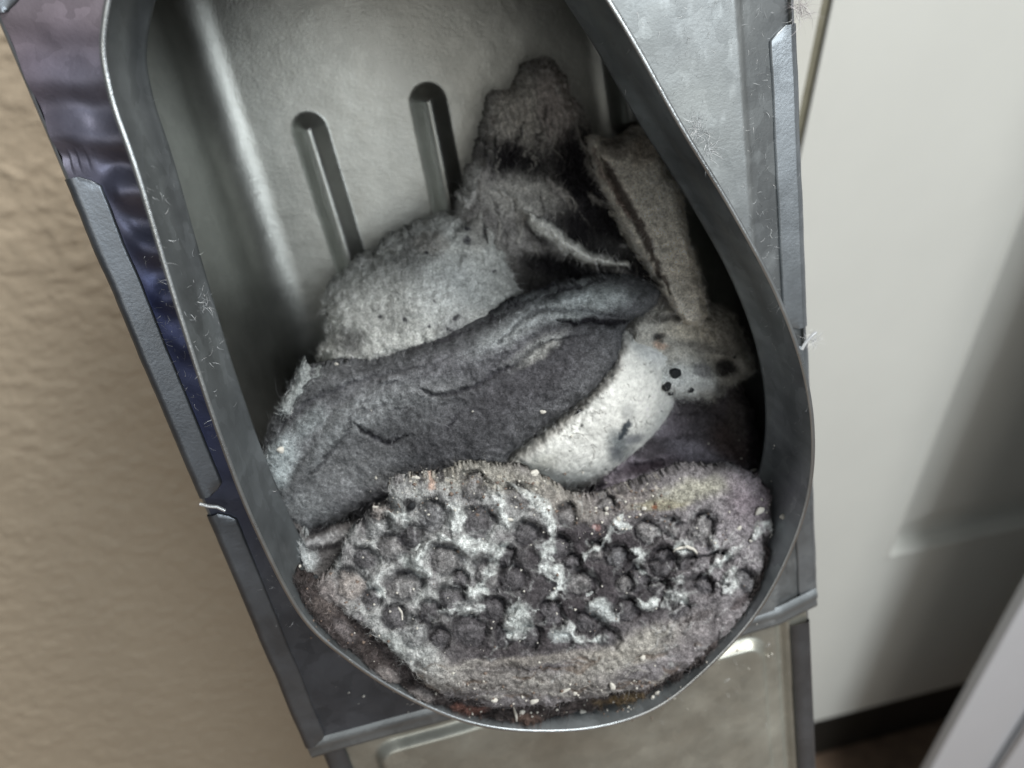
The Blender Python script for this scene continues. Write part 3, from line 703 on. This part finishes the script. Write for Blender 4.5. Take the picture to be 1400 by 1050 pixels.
lint('lint_clump', [(405, 520), (430, 508), (480, 500), (540, 488), (600, 465), (660, 440), (710, 415), (770, 392), (840, 380), (885, 385), (905, 400), (890, 425), (868, 438), (852, 458), (842, 495), (815, 530), (780, 560), (735, 590), (700, 620), (680, 645), (600, 670), (520, 690), (440, 722), (395, 730), (370, 690), (356, 640), (360, 605), (380, 560)],
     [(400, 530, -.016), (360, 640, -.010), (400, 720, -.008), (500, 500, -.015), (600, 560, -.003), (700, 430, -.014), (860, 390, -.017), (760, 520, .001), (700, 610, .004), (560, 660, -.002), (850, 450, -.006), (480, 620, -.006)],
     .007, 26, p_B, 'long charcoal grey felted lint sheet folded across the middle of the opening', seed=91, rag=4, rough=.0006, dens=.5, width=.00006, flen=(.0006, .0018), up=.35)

# --- A dimpled mat
DISC = [(591, 706, 22, 1), (710, 680, 20, 2), (648, 668, 19, 3), (653, 720, 23, 4), (717, 732, 19, 4), (537, 750, 21, 2), (609, 768, 23, 3), (669, 784, 22, 2), (481, 800, 24, 5),
        (552, 803, 25, 3), (617, 826, 21, 4), (566, 866, 23, 6), (673, 834, 20, 4), (536, 846, 18, 4), (512, 724, 20, 6), (562, 735, 18, 4), (517, 698, 17, 5), (773, 705, 15, 3), (841, 764, 17, 1),
        (791, 800, 20, 2), (884, 728, 17, 2), (917, 722, 15, 3), (957, 725, 20, 2), (815, 757, 15, 3), (802, 852, 19, 4), (766, 750, 17, 4), (1020, 797, 15, 1), (752, 840, 18, 4), (870, 795, 20, 4),
        (905, 770, 18, 4), (855, 835, 17, 4), (640, 865, 22, 4), (700, 790, 19, 4), (725, 870, 18, 4), (830, 690, 13, 3), (500, 765, 16, 4), (508, 820, 16, 4), (688, 870, 16, 4), (690, 760, 13, 4), (630, 795, 14, 4), (585, 838, 15, 4), (780, 770, 14, 4), (850, 800, 16, 3), (900, 805, 16, 4), (935, 760, 15, 4), (960, 800, 15, 4), (600, 875, 16, 4), (830, 870, 15, 4), (985, 765, 14, 3), (930, 835, 15, 4)]
def p_A(c):
    x, y = c.x, c.y
    c.base((.17, .16, .165)); c.mottle(28, .4, 1)
    # pale left web / darker right field
    m = 1-sstep(0.8, 1.25, np.hypot((x-600)/165, (y-765)/115)); c.mix((.33, .34, .335), m*np.clip(.75+.9*fbm(x, y, 17, 431), .15, 1))
    m = 1-sstep(0.75, 1.2, np.hypot((x-800)/150, (y-790)/80)); c.mix((.045, .040, .044), m*.9)
    c.blob(690, 870, 120, 42, 0, (.045, .04, .043), .9, .5); c.blob(650, 650, 120, 20, 8, (.27, .262, .235), .9, .5)
    c.blob(770, 690, 60, 18, 12, (.24, .225, .205), .8, .5); c.blob(870, 685, 60, 16, 0, (.16, .145, .14), .8)
    c.blob(945, 672, 50, 14, -12, (.32, .315, .26), .8, .6); c.blob(900, 690, 40, 8, -5, (.25, .235, .17), .7)
    c.blob(1030, 690, 34, 40, 30, (.19, .16, .18), .8, .6); c.blob(1000, 760, 55, 60, 0, (.20, .19, .20), .7, .6); c.blob(1025, 655, 30, 20, 0, (.27, .24, .26), .6)
    c.blob(700, 932, 170, 18, 3, (.19, .18, .17), .9, .5, .0004); c.blob(870, 888, 90, 22, -22, (.27, .26, .235), .85, .5, .0006); c.blob(590, 918, 40, 20, 12, (.30, .29, .275), .9, .5, .001)
    c.blob(960, 870, 50, 30, -40, (.20, .185, .19), .7, .6); c.blob(440, 810, 40, 30, 40, (.17, .15, .145), .8, .6); c.blob(500, 880, 40, 14, 45, (.27, .275, .27), .7)
    c.blob(560, 890, 45, 18, 30, (.36, .375, .37), .8, .5); c.blob(760, 900, 130, 6, -4, (.30, .28, .25), .5, .6)
    # ridges between the dimples
    n1 = fbm(x, y, 20, 400); 
    D = np.array(DISC); dmin = np.full(x.shape, 1e9)
    for cx, cy, r, k in DISC: dmin = np.minimum(dmin, np.hypot(x-cx, (y-cy)*1.08)/r)
    x = x+3*fbm(x, y, 13, 460); y = y+3*fbm(x, y, 13, 470)
    web = sstep(1.05, 1.5, dmin)
    c.z += .0007*web
    for cx, cy, r, k in DISC:
        g = np.random.default_rng(int(cx*7+cy)); ex_ = g.uniform(.88, 1.1); a = g.uniform(0, 3.14)
        u = (x-cx)*math.cos(a)+(y-cy)*math.sin(a); v = -(x-cx)*math.sin(a)+(y-cy)*math.cos(a)
        r = r*.93
        rr_ = np.hypot(u/ex_, v*ex_)/r*(1+.10*fbm(x, y, 9, int(cx))); cx2 = 0
        ring = np.exp(-((rr_-.92)/.15)**2); inner_ = 1-sstep(.74, .96, rr_)
        cres = np.exp(-((rr_-1.02)/.26)**2)*np.clip((-(y-cy)+.25*(x-cx))/r, 0, 1)  # crescent shadow on the dimple's upper side, painted dark as well as sunk
        cen_c = {1: (.13, .13, .135), 2: (.20, .195, .195), 3: (.17, .165, .165), 4: (.095, .091, .096), 5: (.27, .245, .23), 6: (.26, .265, .265)}[k]
        ctr_a = {4: .85}.get(k, .8)
        c.mix(cen_c, inner_*ctr_a); brk = np.clip(.82+.8*fbm(x, y, 15, int(cy)), .05, 1); c.mix((.045, .042, .046), ring*brk*(.72 if k in (1, 2, 3, 4) else .45)); c.mix((.02, .018, .021), cres*.8)
        c.mix((.24, .24, .24), np.exp(-((rr_-1.18)/.09)**2)*.35*np.clip(.5+fbm(x, y, 12, int(cx+cy)), 0, 1))
        c.mix((.03, .028, .03), (.5+.5*np.cos(rr_*19+2*fbm(x, y, 10, 5)))*(rr_ < .9)*.32)
        c.mix(tuple(min(1, q*1.5) for q in cen_c), np.exp(-((rr_-.42)/.16)**2)*.5)
        c.z += -.0009*ring*brk-.0012*cres+.0004*np.exp(-(rr_/.55)**2)-.0005*np.exp(-((rr_-.62)/.12)**2)
    # white web pieces
    Wc = (.56, .59, .58)
    for s in ([(690, 655), (740, 690), (752, 730), (742, 770), (760, 800)], [(752, 760), (765, 785), (760, 812), (748, 818)], [(850, 702), (842, 722), (825, 745), (800, 758), (798, 770)],
              [(845, 720), (865, 722)], [(862, 752), (880, 756), (872, 775), (885, 782)], [(915, 790), (930, 790), (940, 776)], [(918, 752), (938, 745), (950, 752)], [(972, 732), (980, 745), (978, 752)],
              [(1008, 748), (985, 770), (966, 785)], [(1012, 775), (998, 795), (985, 800)], [(808, 822), (820, 832), (840, 842), (850, 838)], [(762, 862), (775, 858), (782, 872)],
              [(778, 872), (800, 878), (830, 868)], [(712, 815), (708, 840), (700, 868), (716, 870)], [(690, 856), (708, 845), (738, 832)], [(575, 752), (568, 775), (590, 790)],
              [(600, 728), (640, 745), (680, 748)], [(520, 780), (512, 800), (525, 820)], [(556, 780), (590, 740)], [(640, 800), (650, 815), (690, 745)], [(1030, 740), (1050, 715), (1062, 730)],
              [(600, 835), (640, 838), (660, 830)], [(530, 700), (548, 716), (560, 710)], [(610, 690), (625, 705), (620, 735)], [(680, 665), (682, 700), (690, 720)], [(870, 822), (885, 828), (900, 820)], [(905, 830), (925, 815), (940, 822)]):
        c.stroke(s, 9.5, Wc, .85, .0009, True, 1.0)
    c.blob(710, 845, 17, 19, 0, (.45, .48, .47), .85, .5, .0008); c.blob(825, 835, 17, 11, 30, (.42, .45, .45), .8, .5, .0006)
    c.blob(770, 868, 14, 10, 0, (.42, .45, .45), .8, .5, .0005); c.blob(560, 771, 14, 9, 30, (.44, .47, .46), .8, .5); c.blob(530, 880, 30, 12, 35, (.40, .42, .41), .7, .5)
    c.blob(893, 694, 5, 4, 0, (.22, .08, .04), .8, .4); c.blob(815, 722, 8, 6, 0, (.30, .17, .16), .6); c.blob(590, 662, 6, 8, 0, (.42, .28, .22), .7); c.blob(560, 690, 9, 9, 0, BLK, .8)
    c.blob(605, 655, 8, 5, 0, DK, .8); c.blob(572, 655, 6, 5, 0, DK, .8)
    c.stroke([(880, 800), (940, 790), (1000, 800)], 4, BLK, .6, -.0008); c.stroke([(880, 768), (930, 762), (985, 752)], 4, BLK, .8, -.0012); c.stroke([(1000, 830), (1025, 812)], 9, (.04, .03, .03), .7, -.001)
    c.stroke([(1045, 735), (1052, 752)], 8, BLK, .8, -.001); c.stroke([(940, 850), (975, 835)], 8, (.04, .033, .033), .6)
    for k in range(110):
        g = np.random.default_rng(1500+k); xx, yy = g.uniform(900, 1060), g.uniform(690, 880); L_ = g.uniform(10, 28); a = 2.35+g.normal()*.3
        c.stroke([(xx, yy), (xx+L_*.5*math.cos(a), yy+L_*.5*math.sin(a)), (xx+L_*math.cos(a), yy+L_*math.sin(a))], 2.6, (.34, .34, .34) if k % 2 else (.05, .045, .05), .45, .0003 if k % 2 else -.0003)
    # swirl strokes following the felt
    for k in range(260):
        g = np.random.default_rng(2500+k); xx, yy = g.uniform(430, 960), g.uniform(660, 930); L_ = g.uniform(8, 24); a = g.uniform(0, 6.28); b = g.uniform(-1.5, 1.5)
        pts = [(xx, yy), (xx+L_*.5*math.cos(a), yy+L_*.5*math.sin(a)), (xx+L_*.5*math.cos(a)+L_*.5*math.cos(a+b), yy+L_*.5*math.sin(a)+L_*.5*math.sin(a+b))]
        c.stroke(pts, g.uniform(1.3, 2.8), (.36, .37, .365) if g.random() < .5 else (.04, .036, .04), .38, 0)
    c.mottle(12, .3, 3); c.mottle(4.5, .55, 4)
    for k in range(70):      # layered, crumbly lower lip
        g = np.random.default_rng(5100+k); xx = g.uniform(540, 950); yy = 905+.0*xx+(955-905)*g.random()-.0006*(xx-720)**2*g.random(); L_ = g.uniform(12, 50)
        c.stroke([(xx, yy), (xx+L_*.5, yy+g.normal()*3), (xx+L_, yy-.0012*(xx-720)*L_+g.normal()*3)], g.uniform(1.5, 4), [(.05, .043, .04), (.30, .29, .27), (.10, .07, .05)][k % 3], .55, -.0004 if k % 3 != 1 else .0003)
    # crumb-filled top edge
    m = np.clip(1-abs(y-(652+.06*abs(x-620)))/22, 0, 1)*((x > 530) & (x < 900)); f = fbm(x, y, 4, 777); c.mix((.05, .045, .04), m*np.clip(f*2-.2, 0, .8)); c.mix((.45, .42, .36), m*np.clip(-f*2-.3, 0, .7)); c.z += m*.0003*f
lint('dimpled_lint_mat', [(536, 664), (570, 655), (610, 648), (650, 638), (690, 640), (722, 645), (760, 664), (800, 682), (850, 672), (900, 652), (950, 640), (1000, 640), (1040, 655), (1060, 690), (1066, 735), (1055, 790), (1020, 845), (960, 895), (900, 935), (850, 948), (790, 958), (720, 968), (650, 962), (590, 942), (550, 902), (508, 866), (470, 838), (432, 818), (440, 795), (462, 770), (475, 738), (505, 705), (530, 690)],
     [(540, 665, .010), (650, 642, .011), (760, 668, .009), (900, 655, .006), (1050, 680, .008), (1050, 800, .016), (430, 825, .017), (600, 780, .017), (780, 800, .015), (950, 780, .015), (540, 905, .022), (600, 930, .023), (760, 940, .024), (900, 920, .023), (700, 962, .0235), (480, 760, .010), (1000, 860, .019)],
     .0035, 34, p_A, 'thick lint mat with round dimples and white webbing, filling the bottom of the opening', seed=201, rag=5, rough=.0008, dens=.34, width=.00006, flen=(.0005, .0014), up=.4, step=1.4, fl_edge=.15, wisp=.2)

# ------------------------------------------------------------------ hit test for debris: depth of lint surface at a pixel
bpy.context.view_layer.update()
dg = bpy.context.evaluated_depsgraph_get()
camW = np.array([0, 0, CAMH]); CR3 = np.array(CM.to_3x3())
def hit(px, py):
    d_ = CR3 @ np.array([(px-700)/F, -(py-525)/F, -1.]); d_ /= np.linalg.norm(d_)
    best = None
    for o in LINT.values():
        pass
    return None
from mathutils.bvhtree import BVHTree
allv = []; allf = []; k0 = 0
for o in [o for o in COL.objects if o.type == 'MESH' and (o.name.startswith('lint_') or o.name.startswith('dimpled') or o.name.startswith(('collar', 'front_plate', 'inner_shell', 'lower_section')))]:
    me = o.data; n = len(me.vertices); co = np.empty(n*3); me.vertices.foreach_get('co', co); co = co.reshape(-1, 3)
    Mx = np.array(o.matrix_world); co = co@Mx[:3, :3].T+Mx[:3, 3]
    f = np.empty(len(me.loops), np.int32); me.loops.foreach_get('vertex_index', f); f = f.reshape(-1, 4)
    allv.append(co); allf.append(f+k0); k0 += n
bvh = BVHTree.FromPolygons(np.vstack(allv).tolist(), np.vstack(allf).tolist())
def hit(px, py):
    d_ = CR3 @ np.array([(px-700)/F, -(py-525)/F, -1.]); d_ /= np.linalg.norm(d_)
    loc, nrm, i, dist = bvh.ray_cast(Vector(camW), Vector(d_))
    if loc is None or (DM.inverted() @ loc).z > .03:
        loc = DM @ Vector(P(px, py, -.002)); nrm = DM.to_3x3() @ Vector((0, 0, 1))
    if nrm.dot(Vector(d_)) > 0: nrm = -nrm
    return loc, nrm, dist
DR = DM.to_3x3()
def lump_mesh(seed, sx, sy, sz, nu=14, nv=10, rough=.18):
    g = np.random.default_rng(seed); V = []; 
    u = np.linspace(0, 2*np.pi, nu, endpoint=False); v = np.linspace(0, np.pi, nv)
    ph = g.uniform(0, 6, 6)
    for b in v:
        for a in u:
            r = 1+rough*(math.sin(2*a+ph[0]+b)+math.sin(3*a+ph[1]-2*b)+.7*math.sin(5*a+ph[2]+4*b))*math.sin(b)/2
            V.append((sx*r*math.sin(b)*math.cos(a), sy*r*math.sin(b)*math.sin(a), sz*r*math.cos(b)))
    return mesh(np.array(V), gridfaces(nv, nu, True), None)
def place(name, px, py, me, mat, rot, lift, label, cat, group=None):
    loc, nrm, dist = hit(px, py)
    if loc is None: return None
    q = (DR @ Vector((0, 0, 1)) + nrm*0.6).normalized().to_track_quat('Z', 'Y')
    # keep the long axis in the duct plane
    M_ = DM.to_3x3().to_4x4() @ Matrix.Rotation(R(rot), 4, 'Z')
    M_.translation = loc+(DR @ Vector((0, 0, 1)))*lift
    o = link(name, me, mat, world=M_)
    tag(o, label, cat, group); return o
# pale crumbs and flakes large enough to tell apart: px, py, half-length px, half-width px, angle
s_ = PIXM
crumbs = [(728, 648, 9.5, 6.5, 0, 'largest rounded off-white crumb, at the top edge of the dimpled mat below the white fold'),
          (1038, 698, 9, 5, -40, 'white seed-shaped flake near the right edge of the dimpled mat'),
          (1028, 644, 8, 3.5, -8, 'white sliver at the upper right corner of the mat, by the dark wall'),
          (1070, 706, 5, 5, 0, 'round white lint ball against the collar at the right'),
          (568, 653, 7, 2.5, 18, 'thin white flake at the top left corner of the dimpled mat'),
          (513, 693, 4.5, 2, 25, 'short white flake left of the dimples'),
          (697, 710, 5, 2.8, 30, 'small white chip between two dimples below the largest crumb'),
          (846, 710, 6, 2.4, 72, 'upright white sliver at the top of the white webbing'),
          (829, 695, 3.2, 3.2, 0, 'upper of two small round white specks left of the upright sliver'),
          (829, 702, 3.2, 3, 0, 'lower of two small round white specks left of the upright sliver'),
          (880, 695, 4.5, 3, -5, 'oval cream speck right of the upright sliver'),
          (1010, 722, 4.5, 3.5, -40, 'cream crumb right of the curled white webbing'),
          (1026, 739, 3, 2.6, 0, 'yellowish round crumb below right of the cream crumb'),
          (878, 899, 5, 4.5, 0, 'round cream crumb on the beige lower right part of the mat'),
          (730, 958, 6.5, 4.5, 0, 'pale crumb at the bottom edge of the mat, left of centre group'),
          (713, 973, 5, 4.5, 0, 'round pale crumb lying lowest under the mat edge'),
          (772, 944, 9, 3, -15, 'curved pale husk on the bottom edge of the mat'),
          (786, 948, 3.5, 3, 0, 'small bright crumb beside the curved pale husk'),
          (797, 972, 6, 5, 30, 'pale crumb on the collar below the curved husk'),
          (837, 938, 4, 8, 0, 'upright pale husk on the lower right edge of the mat'),
          (898, 947, 4.5, 4, 0, 'upper pale bead where mat meets the rim at lower right'),
          (892, 953, 4, 4, 0, 'lower pale bead where mat meets the rim at lower right'),
          (676, 957, 5, 4, 0, 'beige crumb left of centre along the bottom edge of the mat'),
          (460, 502-4, 3, 3, 0, 'tiny white bead on the left end of the pale fluffy lump'),
          (742, 563, 4.5, 3, 10, 'small grey-white crumb alone on the charcoal sheet'),
          (384, 615, 6, 5, 0, 'pale fluff ball at the left end of the charcoal sheet'),
          (409, 774, 3, 3, 0, 'pinkish bead at the left end of the mat')]
for i, (px, py, a, b, an, lab) in enumerate(crumbs):
    me = lump_mesh(300+i, a*s_, b*s_, min(a, b)*s_*.7, rough=.22)
    place('crumb', px, py, me, M_CRUMB, -an, min(a, b)*s_*.25, lab, 'crumb', 'pale crumbs and flakes caught in the lint')
pel = [(922, 510, 9.5, 'largest round black fuzzy pellet on the white spotted tuft'), (911, 528, 7.5, 'smaller dark pellet below left of the largest one'),
       (916, 537, 5, 'smallest dark pellet at the lower left of the pellet group'), (944, 533, 5, 'dark pellet right of the pellet group, at the tuft edge'),
       (431, 789, 5, 'round black bead at the left end of the dimpled mat'), (563, 691, 5.5, 'black bead in the upper left dimple area of the mat'), (792, 562, 4, 'small dark bead on the edge of the white fold'),
       (1004, 488, 3, 'tiny black bead at the far right of the spotted tuft')]
for i, (px, py, r, lab) in enumerate(pel):
    place('lint_pellet', px, py, lump_mesh(400+i, r*s_, r*s_*.95, r*s_*.7, 16, 12, .14), M_PELLET, 0, r*s_*.25, lab, 'pellet', 'dark round pellets stuck in the lint')
# curled white thread on the mat
def tube_local(name, pts, lift, r, mat, label, cat, group=None):
    P3 = []
    for a, b in catmull_open(pts, 14):
        loc, nrm, _ = hit(a, b)
        if loc is None: continue
        P3.append(np.array(DM.inverted() @ loc)+np.array([0, 0, lift]))
    P3 = np.array(P3); 
    P3[1:-1, 2] = (P3[:-2, 2]+P3[1:-1, 2]+P3[2:, 2])/3
    tg = np.gradient(P3, axis=0); tg /= np.linalg.norm(tg, axis=1)[:, None]
    up = np.array([0, 0, 1.]); s1 = np.cross(tg, up); s1 /= np.linalg.norm(s1, axis=1)[:, None]; s2 = np.cross(s1, tg); V = []
    for i, p_ in enumerate(P3):
        rr_ = r*(.45+.55*math.sin(math.pi*(i+.5)/len(P3)))
        for k in range(6): an = k*math.pi/3; V.append(p_+rr_*(math.cos(an)*s1[i]+math.sin(an)*s2[i]))
    V = np.array(V); Vc, Mw, off = recenter(V); o = link(name, mesh(Vc, gridfaces(len(P3), 6, True)), mat, world=Mw); tag(o, label, cat, group); return o
tube_local('lint_thread', [(544, 828), (549, 836), (550, 846)], .0005, .00028, M_CRUMB, 'short curved white thread left of the centre of the dimpled mat', 'thread', 'loose threads on the lint')
tube_local('lint_thread', [(920, 752), (932, 746), (945, 748), (952, 755)], .0006, .00045, M_CRUMB, 'curled pale thread on the right half of the dimpled mat', 'thread', 'loose threads on the lint')
tube_local('lint_thread', [(702, 966), (705, 976), (706, 984)], .0005, .00035, M_CRUMB, 'upright pale thread at the bottom edge of the mat', 'thread', 'loose threads on the lint')

# fine grit: uncountable specks on the mat, sheet, collar and lower lip
def grit(name, boxes, n, mat, r0, r1, seed, label):
    g = np.random.default_rng(seed); VV = []; FF = []; k = 0
    base = np.array([(0, 0, 1), (1, 0, 0), (0, 1, 0), (-1, 0, 0), (0, -1, 0), (0, 0, -1)], float)
    fb = np.array([(0, 1, 2), (0, 2, 3), (0, 3, 4), (0, 4, 1), (5, 2, 1), (5, 3, 2), (5, 4, 3), (5, 1, 4)])
    for (x0, y0, x1, y1, wgt) in boxes:
        for _ in range(int(n*wgt)):
            loc, nrm, dist = hit(g.uniform(x0, x1), g.uniform(y0, y1))
            if loc is None: continue
            lp = np.array(DM.inverted() @ loc); r = r0+(r1-r0)*g.random()**3
            VV.append(lp+base*r*g.uniform(.5, 1.4, (6, 3))+np.array([0, 0, r*.4])); FF.append(fb+k); k += 6
    V = np.vstack(VV); Vc, Mw, off = recenter(V); o = link(name, mesh(Vc, np.vstack(FF), None, False), mat, world=Mw)
    tag(o, label, 'grit', None, 'stuff')
grit('pale_grit', [(450, 650, 1060, 960, .5), (530, 640, 780, 700, .25), (780, 660, 900, 730, .2), (640, 930, 950, 980, .25), (400, 560, 860, 720, .06), (480, 880, 900, 995, .08), (960, 600, 1060, 760, .1)], 420, M_CRUMB, .00008, .0005, 5, 'fine pale specks scattered over the dimpled mat and lower collar')
grit('brown_grit', [(530, 645, 780, 700, .4), (780, 670, 920, 720, .3), (400, 780, 520, 900, .2), (600, 930, 920, 985, .4), (450, 650, 1060, 960, .2)], 330, M_GRIT, .00010, .0006, 6, 'fine brown and black specks scattered along the edges of the dimpled mat')

# loose fibres clinging to the metal
def tuft(name, spots, label, seed, L=(.001, .003), cat='lint fuzz', stuff=False, col=(.62, .64, .66)):
    g = np.random.default_rng(seed); B = []; NN = []
    for px, py, sx, sy, n in spots:
        for _ in range(n):
            loc, nrm, _d = hit(px+g.normal()*sx, py+g.normal()*sy)
            if loc is None: continue
            lp = DM.inverted() @ loc
            if stuff and not (xl+.0005 < lp.x < xr-.0005): continue
            B.append(np.array(lp)); NN.append([0, 0, 1.])
    B = np.array(B); NN = np.array(NN); c0 = B.mean(0)
    o = make_fibres(name, B, NN, np.ones((len(B), 3))*np.array(col), L[0], L[1], .8, .00006, None, c0, seed)
    o.matrix_world = DM @ Matrix.Translation(Vector(c0))
    if stuff: tag(o, label, cat, None, 'stuff')
    else:
        tag(o, label, cat, 'tufts of white fuzz clinging to the metal'); del o['kind']
    return o
tuft('fuzz_tuft', [(952, 175, 5, 9, 120), (968, 205, 4, 10, 50)], 'white fuzz tuft caught on the upper right rim of the collar', 71)
tuft('fuzz_tuft', [(1110, 464, 5, 4, 110)], 'white fuzz tuft caught in the notch of the right seam', 72, (.001, .003))
tuft('fuzz_tuft', [(1093, 12, 4, 8, 160)], 'grey fuzz tuft at the top of the right edge', 73, (.001, .004), col=(.45, .42, .43))
tuft('fuzz_tuft', [(278, 412, 4, 8, 60)], 'thin white fuzz on the left rim halfway down', 74, (.0006, .002))
tuft('clinging_fibres', [(1040, 150, 16, 140, 150), (1060, 380, 16, 100, 140), (930, 90, 40, 70, 110), (230, 480, 18, 90, 130), (370, 820, 30, 90, 70), (280, 520, 20, 120, 120), (215, 330, 14, 110, 90), (1090, 620, 16, 90, 80), (1000, 900, 60, 60, 120)], 'sparse short fibres dusted over the galvanised plate', 75, (.0004, .0018), stuff=True, col=(.5, .52, .53))

# ================================================================== ROOM
YAW = 14.3
Dd = Vector((math.cos(R(YAW)), math.sin(R(YAW)), 0)); Nd = Vector((math.sin(R(YAW)), -math.cos(R(YAW)), 0))   # Nd faces the camera
def ray(px, py): return Vector(CR3 @ np.array([(px-700)/F, -(py-525)/F, -1.]))
def on_plane(px, py, p0, n):
    r_ = ray(px, py); o = Vector((0, 0, CAMH)); return o+r_*((p0-o).dot(n)/r_.dot(n))
pf = on_plane(1120, 1040, Vector((0, 0, 0)), Vector((0, 0, 1)))
DOORM = Matrix((( Dd.x, 0, Nd.x, pf.x), (Dd.y, 0, Nd.y, pf.y), (0, 1, 0, 0), (0, 0, 0, 1)))      # x along wall, y up, z toward camera
DMI = DOORM.inverted()
def dl(px, py, z=0.0):
    p0 = DOORM @ Vector((0, 0, z)); return DMI @ on_plane(px, py, p0, Nd)
print('door pt', pf, dl(1214, 765), dl(1125, 80), dl(0, 500, .08))
# floor
me = mesh([(-4, -3, 0), (4, -3, 0), (4, 3, 0), (-4, 3, 0)], [(0, 1, 2, 3)], smooth=False)
o = link('floor', me, M_FLOOR); tag(o, 'dark brown wood floor below the door', None, None, 'structure')
def box(x0, x1, y0, y1, z0, z1, r=0.0):
    import bmesh
    bm = bmesh.new(); bmesh.ops.create_cube(bm, size=1)
    for v in bm.verts: v.co = Vector(((x0+x1)/2+v.co.x*(x1-x0), (y0+y1)/2+v.co.y*(y1-y0), (z0+z1)/2+v.co.z*(z1-z0)))
    if r: bmesh.ops.bevel(bm, geom=bm.edges[:], offset=r, segments=3, affect='EDGES', profile=.6)
    me = bpy.data.meshes.new('b'); bm.to_mesh(me); bm.free(); return me
def rpart(name, me, mat, parent, loc=(0, 0, 0)):
    o = link(name, me, mat, parent); o.location = loc; return o
# tan wall left of the door, knocked-down plaster relief in the mesh
xg = dl(1110, 150).x-.02             # casing gap
WZ = 0.085
wx1 = xg-.085
xs = np.linspace(wx1-.75, wx1, 560); ys = np.linspace(0.1, 1.15, 800); X, Y = np.meshgrid(xs, ys)
a = fbm(X*1000+30, Y*1000*1.15, 7, 700, 3); b = fbm(X*1000, Y*1000*1.3, 4.5, 710, 3)
Zw = WZ+.00062*sstep(-.05, .3, a)+.0004*sstep(.05, .3, b)+.0002*fbm(X*1000, Y*1000, 3, 720, 2)
V = np.stack([X, Y, Zw], -1).reshape(-1, 3); n0 = len(V)
o = link('tan_wall', mesh(V, gridfaces(len(ys), len(xs))), M_WALL, world=DOORM)
tag(o, 'tan painted wall with knocked-down plaster texture behind the left side of the duct', 'wall', None, 'structure')
o = link('wall_body', box(wx1-2.5, wx1, -.0, 2.5, -.1, WZ-.002), M_WALL, world=DOORM); tag(o, None, None, None, 'structure')
# casing
cs = bpy.data.objects.new('door_casing', None); COL.objects.link(cs); cs.matrix_world = DOORM
tag(cs, 'white door casing just visible at the right edge of the duct', 'door frame')
jx = dl(1126, 0, WZ+.012).x
xg = dl(1139, 0, 0).x
rpart('jamb', box(wx1+.002 if wx1+.01 < jx else jx-.05, jx, 0, 2.1, WZ-.02, WZ+.012, .002), M_CASE, cs)
# door
x1d = xg+.80; x0d = xg
dr = bpy.data.objects.new('panel_door', None); COL.objects.link(dr); dr.matrix_world = DOORM @ Matrix.Translation((x0d, .0, 0))
tag(dr, 'white painted panel door standing behind the duct at the right', 'door')
yb = dl(1120, 985).y
ypb = dl(1214, 760).y              # lower edge of the panel
xp = dl(1228, 725).x-x0d           # left edge of the panel
# one sheet with the sunk panel
xa = np.concatenate([np.linspace(0, xp-.012, 8), np.linspace(xp-.010, xp+.05, 60), np.linspace(xp+.055, .80-xp-.055, 8), np.linspace(.80-xp-.05, .80-xp+.01, 40), np.linspace(.80-xp+.02, .80, 4)])
ya = np.concatenate([np.linspace(yb, ypb-.012, 8), np.linspace(ypb-.010, ypb+.05, 60), np.linspace(ypb+.06, 1.9, 20)])
X, Y = np.meshgrid(xa, ya); dd = np.minimum(np.minimum(X-xp, .80-xp-X), Y-ypb)
Zd = -.004*0-.015*sstep(0, .008, dd)+.002*np.exp(-((dd-.001)/.0015)**2)*0-.0+.006*sstep(.016, .045, dd)
Zd = Zd+.0018*np.exp(-((dd+.001)/.002)**2)
V = np.stack([X, Y, Zd], -1).reshape(-1, 3)
rpart('door_panel', mesh(V, gridfaces(len(ya), len(xa))), M_DOOR, dr)
rpart('door_core', box(0, .80, yb, 2.03, -.038, -.0165), M_DOOR, dr)
rpart('door_sweep', box(.0, .80, .006, yb-.001, -.034, -.006), M_SWEEP, dr)
# gap shade strip: olive colour standing in for the shadow in the gap
rpart('gap_shade_strip', box(xg-.10, xg-.001, 0, 2.05, -.02, -.002), m_plain('gap_shade_paint', (.20, .19, .14), .6), cs)
# white appliance panel at lower right
an = bpy.data.objects.new('white_cabinet', None); COL.objects.link(an)
pa_ = dl(1335, 940, .11)
an.matrix_world = DOORM @ Matrix.Translation((pa_.x, 0, .11))
tag(an, 'white enamelled appliance cabinet edge at the lower right corner', 'cabinet')
rpart('side_panel', box(0, .5, .03, 1.35, -.010, 0, .002), M_PANEL, an)  # height added out of view so its shadow reaches up the door
px_ = dl(1398, 985, .112).x-pa_.x
rpart('trim_strip', box(px_, px_+.010, .04, .58, 0.001, .006, .002), M_STRIP, an)
rpart('foot', box(.02, .06, .0, .03, -.0095, -.001, .002), M_FOOT, an)
